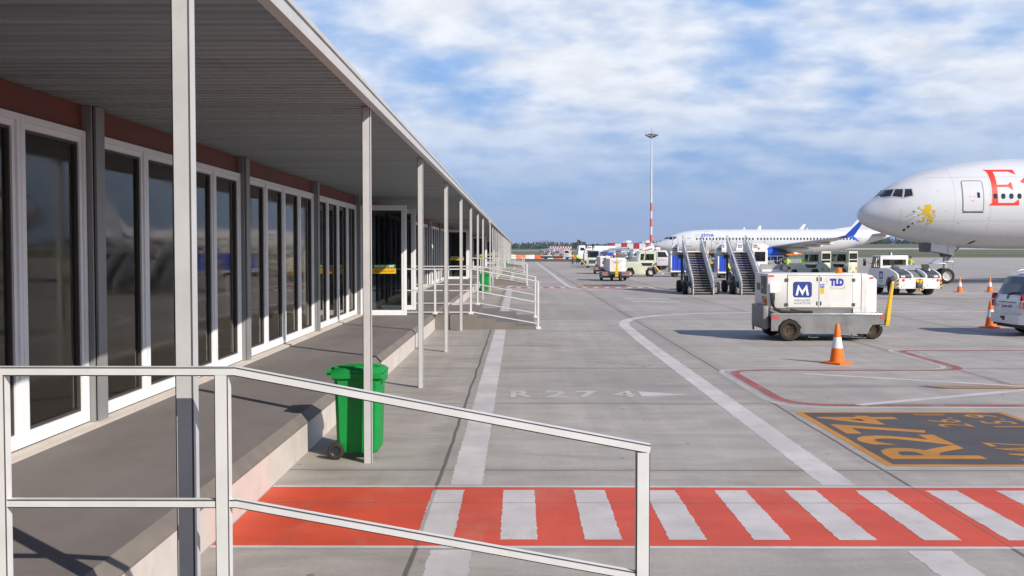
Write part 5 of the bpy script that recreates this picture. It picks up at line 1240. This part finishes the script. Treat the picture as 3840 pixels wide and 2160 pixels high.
# ---- white trucks and the yellow van far off
def white_truck(label, loc, rotz, tall):
    t = thing('service_truck', label, 'truck', loc, rotz)
    b = B(); b.prism([(-1.2, .6), (-1.2, 1.6), (-.9, 3.2 if tall else 2.6), (.3, 3.2 if tall else 2.6), (.3, .6)], 'y', -1.05, 1.05, WHITE, .05); cab = obj('cab', b, t)
    b = B(); b.box(-.7, .1, -1.06, 1.06, 2.2 if tall else 1.75, 2.8 if tall else 2.3, DARKGLASS, .01); b.fs([(-1.19, -.9, 1.75), (-1.19, .9, 1.75), (-.93, .9, 3.0 if tall else 2.5), (-.93, -.9, 3.0 if tall else 2.5)], [(0, 1, 2, 3)], DARKGLASS); obj('window', b, cab, smooth=False)
    b = B(); b.lathe([(.1, 0), (.09, .2), (.001, .22)], REDREF, 10, 'z', (-.3, 0, 3.2 if tall else 2.6)); obj('beacon', b, cab)
    b = B(); b.box(.3, 5.2, -1.0, 1.0, .55, .8, BLACK)
    obj('chassis', b, t)
    b = B()
    if tall: b.box(.9, 1.7, -.6, .4, 2.2, 3.1, WHITE, .03); b.box(1.0, 1.6, -.61, -.6, 2.35, 2.95, MGREY); b.tube([(1.3, -.1, .8), (1.3, -.1, 2.2)], .1, WHITE); b.box(2.0, 5.2, -1, 1, .8, 1.6, WHITE, .03)
    else: b.rings([[(x, y * k_, .8 + z * q) for y, z in ((-1.05, 0), (1.05, 0), (1.1, .9), (1.0, 2.0), (.7, 2.3), (-.7, 2.3), (-1.0, 2.0), (-1.1, .9))] for x, k_, q in ((.5, .9, .85), (.8, 1, 1), (4.7, 1, 1))], WHITE)
    obj('load_body', b, t)
    for x in (-.5, 4.2):
        for sg in (-1, 1): wheel(t, x, sg * .9, .45, .45, .28, RIMD)
    return t
white_truck('white truck with a tall cab and red beacon behind the yellow van', (12.7, 205, 0), R(8), True)
white_truck('white truck with a long rounded body in front of the red and white building', (13.5, 196, 0), R(2), False)
t = thing('yellow_van', 'small yellow airport van with dark windscreen facing the camera, beside the walking workers', 'van', (13.1, 216, 0), R(-9))
b = B(); VY = pmat('van_yellow', (.80, .50, .01), .35, var=.05, coat=.3)
b.rings([[(-w_, y, z0), (-w_ * 1.03, y, (z0 + z1) / 2), (-w_ * .97, y, z1 - .06), (-w2, y, z2), (w2, y, z2), (w_ * .97, y, z1 - .06), (w_ * 1.03, y, (z0 + z1) / 2), (w_, y, z0)] for y, w_, z0, z1, w2, z2 in ((-2.0, .82, .35, .95, .72, .98), (-1.9, .9, .3, 1.0, .78, 1.05), (-1.1, .92, .3, 1.12, .8, 1.2), (-.4, .92, .3, 1.15, .68, 1.85), (2.0, .92, .3, 1.15, .68, 1.9), (2.2, .88, .35, 1.1, .66, 1.8))], VY)
obj('body', b, t)
b = B(); b.fs([(-.76, -1.12, 1.22), (.76, -1.12, 1.22), (.66, -.46, 1.80), (-.66, -.46, 1.80)], [(0, 1, 2, 3)], DARKGLASS)
for sg in (-1, 1): b.fs([(sg * .93, -.7, 1.2), (sg * .93, 1.9, 1.2), (sg * .72, 1.8, 1.78), (sg * .72, -.4, 1.78)], [(0, 1, 2, 3)], DARKGLASS)
obj('window', b, t, smooth=False)
b = B(); b.box(-.62, -.28, -2.03, -1.9, .72, .95, BLACK, .02); b.box(.28, .62, -2.03, -1.9, .72, .95, BLACK, .02); b.box(-.25, .25, -2.04, -1.9, .38, .62, BLACK, .02); b.box(-.32, .32, -2.05, -1.9, .70, .84, LOGOWHITE, .01); obj('grille', b, t)
b = B(); b.box(-.6, .6, .0, .25, 1.9, 2.03, CONEW, .02); b.box(-.75, -.45, .0, .25, 1.9, 2.04, AMBER, .02); b.box(.45, .75, 0, .25, 1.9, 2.04, AMBER, .02); obj('light_bar', b, t)
for y in (-1.3, 1.4):
    for x in (-.8, .8): wheel(t, x, y, .32, .32, .2, RIMW, 'x')
# ================================================================== SMALL THINGS
def wheelie_bin(label, loc, rotz):
    """two-wheeled refuse bin, wheels and handle at -x"""
    t = thing('wheelie_bin', label, 'bin', loc, rotz, 'green wheelie bins along the deck')
    b = B(); rs = []
    for z, x0, x1, w_ in ((.07, -.235, .235, .235), (.085, -.245, .25, .245), (.15, -.25, .258, .25), (.85, -.272, .28, .268), (.92, -.275, .283, .27)):
        c = .045; rs.append([(x0 + c, -w_, z), (x1 - c, -w_, z), (x1, -w_ + c, z), (x1, w_ - c, z), (x1 - c, w_, z), (x0 + c, w_, z), (x0, w_ - c, z), (x0, -w_ + c, z)])
    b.rings(rs, GREEN)
    t.scale = (.94, 1, 1); rs = []
    for z, g in ((.915, .012), (.93, .03), (.985, .032), (.99, .028)): rs.append([(-.275 - g, -.27 - g, z), (.275 + g, -.27 - g, z), (.292 + g, -.2, z), (.292 + g, .2, z), (.275 + g, .27 + g, z), (-.275 - g, .27 + g, z)])
    b.rings(rs, GREEN); b.box(.275, .325, -.17, .17, .87, .99, GREEN, .015)
    for x in (-.05, .16): b.box(x - .006, x + .006, -.262, -.24, .2, .86, GREEN) if False else None
    obj('body', b, t, ang=30)
    b = B(); rs = []
    for x, z, w_ in ((-.315, 1.012, .28), (-.28, 1.034, .29), (-.1, 1.046, .295), (.12, 1.046, .295), (.27, 1.034, .29), (.325, 1.005, .26)): rs.append([(x, -w_, .992), (x, -w_, z - .02), (x, -w_ + .05, z), (x, w_ - .05, z), (x, w_, z - .02), (x, w_, .992)])
    b.rings(rs, GREEN)
    for y in (-.15, .15): b.tube([(-.27, y, 1.034), (-.05, y, 1.047), (.18, y, 1.046), (.28, y, 1.03)], .009, GREEN, 8)
    b.box(.05, .25, -.07, .07, 1.044, 1.054, GREEN, .003)
    lid = obj('lid', b, t, ang=40)
    b = B(); b.tube([(-.31, -.25, 1.0), (-.355, -.25, 1.0), (-.355, .25, 1.0), (-.31, .25, 1.0)], .022, GREEN, 8)
    for y in (-.2, 0, .2): b.box(-.37, -.28, y - .015, y + .015, .96, 1.02, GREEN, .004)
    obj('handle', b, t)
    b = B(); b.tube([(-.25, -.29, .10), (-.25, .29, .10)], .014, DGREY, 8); obj('axle', b, t)
    for sg in (-1, 1): wheel(t, -.25, sg * .285, .10, .10, .055, BLACK)
    return t
b1 = wheelie_bin('green wheelie bin in front of the second canopy column, closest to the camera', (-1.85, 12.05, 0), 0)
dup(b1, (-1.95, 59.3, 0), 0, 'green wheelie bin behind the railings of the first steps')
dup(b1, (-1.75, 139, 0), 0, 'tiny green wheelie bin far along the colonnade')

def cone(label, loc, rotz=0):
    t = thing('traffic_cone', label, 'cone', loc, rotz, 'orange traffic cones with a white band')
    def rad(z): return .155 - .118 * (z - .04) / .80
    b = B(); b.box(-.24, .24, -.24, .24, 0, .04, ORANGE, .008)
    b.lathe([(rad(.04), .04), (rad(.33), .33)], ORANGE, 28)
    o = obj('cone_body', b, t); b = B(); b.lathe([(rad(.56), .56), (rad(.82), .82), (.03, .84), (.001, .842)], ORANGE, 28)
    obj('cone_tip', b, t)
    b = B(); b.lathe([(rad(.33) + .001, .33), (rad(.56) + .001, .56)], CONEW, 28); obj('reflective_band', b, t)
    return t
k1 = cone('orange cone with white band in front of the nearest white power unit', (6.72, 21.84, 0), R(38))
dup(k1, (24.88, 58.6, 0), R(20), 'orange cone with white band right behind the push tractor, left of a far pair')
dup(k1, (26.57, 58.6, 0), R(55), 'orange cone with white band, right of a far pair under the airliner')
dup(k1, (14.5, 31.9, 0), R(30), 'orange cone with white band partly hidden by the bumper of the people carrier')

# floodlight mast
t = thing('floodlight_mast', 'tall pale floodlight mast banded red and white at its foot', 'mast', (31.9, 250, 0))
mr = lambda z: .34 - .19 * z / 30
BANDR = pmat('mast_red', (.72, .10, .06), .5, var=.05)
MASTP = pmat('mast_paint', (.60, .585, .57), .5, var=.04)
b = B(); b.lathe([(mr(z), z) for z in (0, 2.2, 4.08, 5.95, 7.93, 9.85, 11.7, 13.6, 18, 24, 29.6)] + [(.001, 29.7)], MASTP, 16); obj('pole', b, t)
for z0, z1 in ((4.08, 5.98), (7.93, 9.85), (11.7, 13.6)):
    b = B(); b.lathe([(mr(z0) + .006, z0), (mr(z1) + .006, z1)], BANDR, 16); obj('red_band', b, t)
b = B(); b.lathe([(.92, 29.95), (1.0, 29.95), (1.0, 30.06), (.92, 30.06), (.92, 29.95)], DGREY, 20); b.lathe([(.35, 29.1), (.4, 29.9), (.2, 30.2)], LGREY, 12)
for i in range(4): b.tube([(.2 * cos(i * pi / 2), .2 * sin(i * pi / 2), 29.9), (.95 * cos(i * pi / 2), .95 * sin(i * pi / 2), 30.0)], .05, DGREY, 6)
b.tube([(0, 0, 30), (0, 0, 31.6)], .03, DGREY, 6)
hd = obj('head_frame', b, t)
for i, (x, y) in enumerate(((-.85, -.3), (-.65, .35), (.85, -.3), (.65, .35), (-.15, -.75), (.2, .75))):
    a = math.atan2(y, x); b = B(); b.M = Matrix.Translation((x, y, 29.5)) @ Matrix.Rotation(a, 4, 'Z') @ Matrix.Rotation(R(-28), 4, 'Y')
    b.box(-.35, .75, -.35, .35, -.12, .16, DGREY, .05); b.box(-.2, .66, -.28, .28, -.135, -.121, CONEW); obj('floodlight', b, hd)

# orange and white barriers at the end of the road
b = B()
bx = -3.0; i = 0
protos = {}
while bx < 18.5:
    m = (BARW, BARO)[i % 2]; wd = 2.4 if m is BARW else 2.6
    if m not in protos:
        q = B(); q.prism([(-.34, 0), (.34, 0), (.30, .22), (.16, .45), (.13, 1.06), (-.13, 1.06), (-.16, .45), (-.30, .22)], 'x', 0, 2.36, m, .02)
        q.box(.3, .7, -.36, .36, -.001, .1, BLACK) if False else None
        protos[m] = mesh(q, 'road_barrier')
    o = obj('road_barrier', protos[m], None, (bx, 267.3 - .02 * bx, 0), R(-1))
    tag(o, ('white' if m is BARW else 'orange') + ' plastic road barrier in the row at the end of the road', 'barrier', 'orange and white road barriers'); bx += 2.4; i += 1
    if m is BARW: o['group'] = 'white road barriers at the end of the road'
    else: o['group'] = 'orange road barriers at the end of the road'
b.bm.free()

# red and white chequered buildings
def checker(name, label, x0, y0, w_, h, d, nx, nz, vents, flip=0):
    t = thing(name, label, 'building', (x0, y0, 0))
    zb = th(x0, y0)
    b = B(); cw, ch_ = w_ / nx, h / nz
    b.box(.01, w_ - .01, .012, d, zb, zb + h - .01, CHECKW)
    for i in range(nx):
        for j in range(nz):
            b.fs([(i * cw, 0, zb + j * ch_), ((i + 1) * cw, 0, zb + j * ch_), ((i + 1) * cw, 0, zb + (j + 1) * ch_), (i * cw, 0, zb + (j + 1) * ch_)], [(0, 1, 2, 3)], CHECKR if (i + j + flip) % 2 else CHECKW)
    n = max(2, int(d / cw))
    for sx in (0, w_):
        for i in range(n):
            for j in range(nz):
                b.fs([(sx, i * d / n, zb + j * ch_), (sx, (i + 1) * d / n, zb + j * ch_), (sx, (i + 1) * d / n, zb + (j + 1) * ch_), (sx, i * d / n, zb + (j + 1) * ch_)], [(0, 1, 2, 3)], CHECKR if (i + j + flip) % 2 else CHECKW)
    obj('wall', b, t, smooth=False)
    b = B(); b.box(-.1, w_ + .1, -.1, d + .1, zb + h, zb + h + .15, MGREY); rf = obj('roof', b, t, smooth=False)
    for v in range(vents):
        b = B(); x = w_ * (.22 + .25 * v); b.box(x, x + 2.2, 2, 4, zb + h + .15, zb + h + 1.1, WHITE, .05); b.box(x - 1, x - .6, 2, 2.4, zb + h + .15, zb + h + .7, WHITE, .05); obj('roof_vent', b, rf)
    return t
checker('chequered_building', 'long low building chequered in large red and white squares behind the floodlight mast', 36.6, 420, 32, 4.5, 9, 13, 2, 4)
checker('chequered_hut', 'small hut chequered in fine red and white squares behind the lone fuel truck', 11.7, 400, 8.8, 3.3, 4, 18, 4, 0)

# ------------------------------------------------------------------ people
def person(label, loc, rotz, stride=.0, arms=0., hat='ear'):
    """one skinned body; vest, trousers, boots and headgear are its children"""
    t = thing('person', label, 'person', loc, rotz, 'ground crew in yellow vests')
    V, E, Rr = [], [], []
    def v(p, r, par=None):
        V.append(p); Rr.append(r)
        if par is not None: E.append((par, len(V) - 1))
        return len(V) - 1
    pe = v((0, 0, .95), .125); wa = v((0, .0, 1.12), .115, pe); chs = v((0, .01, 1.33), .14, wa); nk = v((0, .01, 1.48), .055, chs); hd_ = v((0, -.01, 1.58), .072, nk); hd2 = v((0, -.015, 1.66), .092, hd_); v((0, -.005, 1.74), .07, hd2)
    legs, armsj = [], []
    for sg in (-1, 1):
        st_ = stride * sg
        hp = v((sg * .10, 0, .90), .09, pe); kn = v((sg * .115, -st_ * .5 - .02, .50), .062, hp); an = v((sg * .12, -st_ + .03, .09), .042, kn); v((sg * .13, -st_ - .10, .045), .042, an); legs.append((hp, kn, an))
        sh = v((sg * .19, .01, 1.40), .062, chs); el = v((sg * .26, .03 + st_ * .4, 1.12), .045, sh); wr = v((sg * .25, -.09 - arms * .16 + st_ * .6, .90 + arms * .22), .03, el)
        pm_ = v((sg * .25, -.12 - arms * .2 + st_ * .65, .835 + arms * .22), .032, wr); armsj.append((sh, el, wr))
        for fi in range(4): a = v((sg * (.232 + .014 * fi), -.125 - arms * .22 + st_ * .66 + .006 * fi, .775 + arms * .2), .0095, pm_); v((sg * (.226 + .014 * fi), -.135 - arms * .23 + st_ * .66 + .008 * fi, .735 + .006 * abs(fi - 1) + arms * .2), .008, a)
        a = v((sg * .215, -.15 - arms * .2 + st_ * .65, .82 + arms * .2), .01, pm_); v((sg * .205, -.165 - arms * .22 + st_ * .65, .785 + arms * .2), .009, a)
    me = D.meshes.new('body'); bm = bmesh.new(); sk = bm.verts.layers.skin.verify(); bv = [bm.verts.new(p) for p in V]
    for e in E: bm.edges.new((bv[e[0]], bv[e[1]]))
    for q, r in zip(bv, Rr): q[sk].radius = (r, r)
    bv[0][sk].use_root = True
    bm.to_mesh(me); bm.free(); me.materials.append(SKIN)
    o = D.objects.new('body', me); C.objects.link(o); o.parent = t
    o.modifiers.new('skin', 'SKIN').use_smooth_shade = True; s_ = o.modifiers.new('sub', 'SUBSURF'); s_.levels = 1; s_.render_levels = 1
    def limb(b, pts, rs_, m): b.tube([V[i] if isinstance(i, int) else i for i in pts], rs_, m, 10)
    b = B()
    b.rings([[(a * cos(2 * pi * j / 14), .01 + c * sin(2 * pi * j / 14), z) for j in range(14)] for a, c, z in ((.175, .135, .92), (.17, .135, 1.1), (.20, .15, 1.3), (.215, .14, 1.40), (.12, .10, 1.475), (.07, .07, 1.50))], HIVIS)
    for sh, el, wr in armsj: limb(b, (sh, el), (.082, .062), HIVIS)
    ve = obj('vest', b, o)
    b = B()
    for z in (1.02, 1.16): b.rings([[((.176 + .01 * (z > 1.1)) * cos(2 * pi * j / 14), .01 + .14 * sin(2 * pi * j / 14), z + q) for j in range(14)] for q in (0, .045)], CONEW, (False, False))
    obj('reflective_stripe', b, o)
    b = B(); b.rings([[(.165 * cos(2 * pi * j / 12), .12 * sin(2 * pi * j / 12), z) for j in range(12)] for z in (.84, .96)], NAVY)
    for hp, kn, an in legs: limb(b, (hp, kn, an), (.108, .08, .066), NAVY)
    for sh, el, wr in armsj: limb(b, (el, wr), (.058, .042), NAVY)
    obj('trousers', b, o)
    b = B()
    for hp, kn, an in legs: x, y, z = V[an]; b.box(x - .05, x + .05, y - .17, y + .07, 0, .10, BLACK, .025)
    obj('boots', b, o)
    b = B(); b.lathe([(.112, 1.67), (.108, 1.74), (.075, 1.79), (.001, 1.81)], pmat('hair_dark', (.05, .03, .02), .8), 14, 'z', (0, .012, 0)); obj('hair', b, o)
    b = B()
    for sg in (-1, 1): b.lathe([(.04, -.025), (.045, .02)], ORANGE if hat == 'ear' else BLACK, 10, 'x', (sg * .10, 0, 1.66)); b.lathe([(.012, 0), (.010, .008)], BLACK, 6, 'y', (sg * .034, -.107, 1.675))
    b.prism([(-.10, 1.67), (-.128, 1.635), (-.10, 1.63)], 'x', -.012, .012, SKIN); b.box(-.025, .025, -.108, -.098, 1.60, 1.608, REDBAND)
    obj('face_detail', b, o)
    return t
person('worker in a yellow vest walking left, left of the pair by the yellow van', (9.3, 178, 0), R(-70), .16, .0)
person('worker in a yellow vest, right of the walking pair, in front of the yellow van', (10.25, 179.8, 0), R(20), .12, .1)
person('worker in a yellow vest standing left of the pale green tractors', (25.9, 100, 0), R(-15), .05, .3)
person('worker in a yellow vest beyond the hood of the nearer pale green tractor', (27.6, 101, 0), R(10), .08, .2)
person('worker in a yellow vest bent over behind the right passenger stairs', (14.2, 70, 0), R(60), .10, .5)
person('worker in a yellow vest partly hidden behind the cab of the push tractor', (36.2, 96, 0), R(-40), .08, .2)

# ------------------------------------------------------------------ woods and hills beyond the airfield
LEAF1 = pmat('leaf_mid_green', (.055, .098, .030), .9, var=.45, scale=.06)
LEAF2 = pmat('leaf_dark_green', (.018, .042, .030), .9, var=.40, scale=.05)
BARK = pmat('bark', (.10, .075, .055), .9)
rd = random.Random(11)
def crown(b, x, y, z, h, r, m, conifer):
    k_ = 46 if conifer else 70
    for i in range(k_):
        if conifer:
            q = rd.random() ** .7; rr = r * (1 - q) * (.55 + .6 * rd.random()) + .15; zz_ = z + h * (.12 + .9 * q)
        else:
            q = rd.random(); rr = r * sqrt(max(.02, 1 - (2 * q - 1) ** 2)) * (.5 + .6 * rd.random()); zz_ = z + h * (.08 + .95 * q)
        a = rd.uniform(0, 2 * pi); px2, py2 = x + rr * cos(a), y + rr * sin(a); s_ = r * rd.uniform(.20, .42) * (.6 if conifer else 1)
        n_ = Vector((rd.gauss(0, 1), rd.gauss(0, 1), rd.gauss(.4, 1))).normalized(); u_ = n_.orthogonal().normalized(); w2 = n_.cross(u_)
        c = Vector((px2, py2, zz_)); a0 = rd.uniform(0, 6)
        b.fs([c + (u_ * cos(a0 + t_) + w2 * sin(a0 + t_)) * s_ * rd.uniform(.7, 1.2) for t_ in (0, 1.3, 2.5, 3.8, 5.1)], [(0, 1, 2, 3, 4)], m)
b = B()
for i in range(560):
    x = -60 + 760 * (i / 560) + rd.uniform(-3, 3); y = 1560 + rd.uniform(-30, 60); z = th(x, y); u = x / y
    big = 1.3 + .55 * sst(.3, .4, u) + .35 * math.exp(-((u - .135) / .02) ** 2) + .25 * sin(u * 55)
    crown(b, x, y, z - .5, rd.uniform(5.6, 7.4) * big, rd.uniform(2.4, 3.6), LEAF2, True)
for i in range(300):
    x = 400 + 330 * (i / 300) + rd.uniform(-3, 3); y = 1640 + rd.uniform(-20, 40); z = th(x, y)
    crown(b, x, y, z - 1., rd.uniform(7, 10), rd.uniform(3.0, 4.2), LEAF2, True)
o = struct('distant_wood', b, 'stuff')
b = B()
for i in range(210):
    x = -60 + 560 * (i / 210) + rd.uniform(-4, 4); y = 1430 + rd.uniform(-40, 40); z = th(x, y); u = x / y
    if .13 < u < .3 and rd.random() < .7: continue
    crown(b, x, y, z - .8, rd.uniform(4.5, 7.5) * (1.6 if abs(u - .058) < .006 else 1.), rd.uniform(2.4, 4.2), LEAF1, False)
o = struct('distant_grove', b, 'stuff')
b = B(); nx = 240
HILL = pmat('far_hill', (.05, .075, .05), .95, var=.2, scale=.01)
def hh(x): return 32 + 30 * math.exp(-((x - 170) / 80) ** 2) + 20 * math.exp(-((x - 330) / 70) ** 2) + 4 * sin(x * .011)
rows = []
for j in range(7):
    q = j / 6; rows.append([(-5800 + 16300 * i / nx, 15600 + 1500 * q, -5 + (2.3 * hh(-2500 + 7000 * i / nx) + 5) * sin(pi * q)) for i in range(nx + 1)])
b.rings(rows, HILL, closed=False); struct('hills', b, smooth=True)

# ------------------------------------------------------------------ air that fades far things to blue
HZ = D.materials.new('haze_air'); HZ.use_nodes = True; t = NT(HZ.node_tree); t.n.clear()
vol = t.new('ShaderNodeVolumePrincipled'); vol.inputs['Color'].default_value = (.60, .74, 1.0, 1); vol.inputs['Density'].default_value = HAZE
t.l.new(vol.outputs[0], t.new('ShaderNodeOutputMaterial').inputs['Volume'])
if HAZE:
    b = B(); b.box(-9200, 12000, -260, 17600, -8, 230, HZ); o = obj('haze', b, smooth=False); o['kind'] = 'stuff'
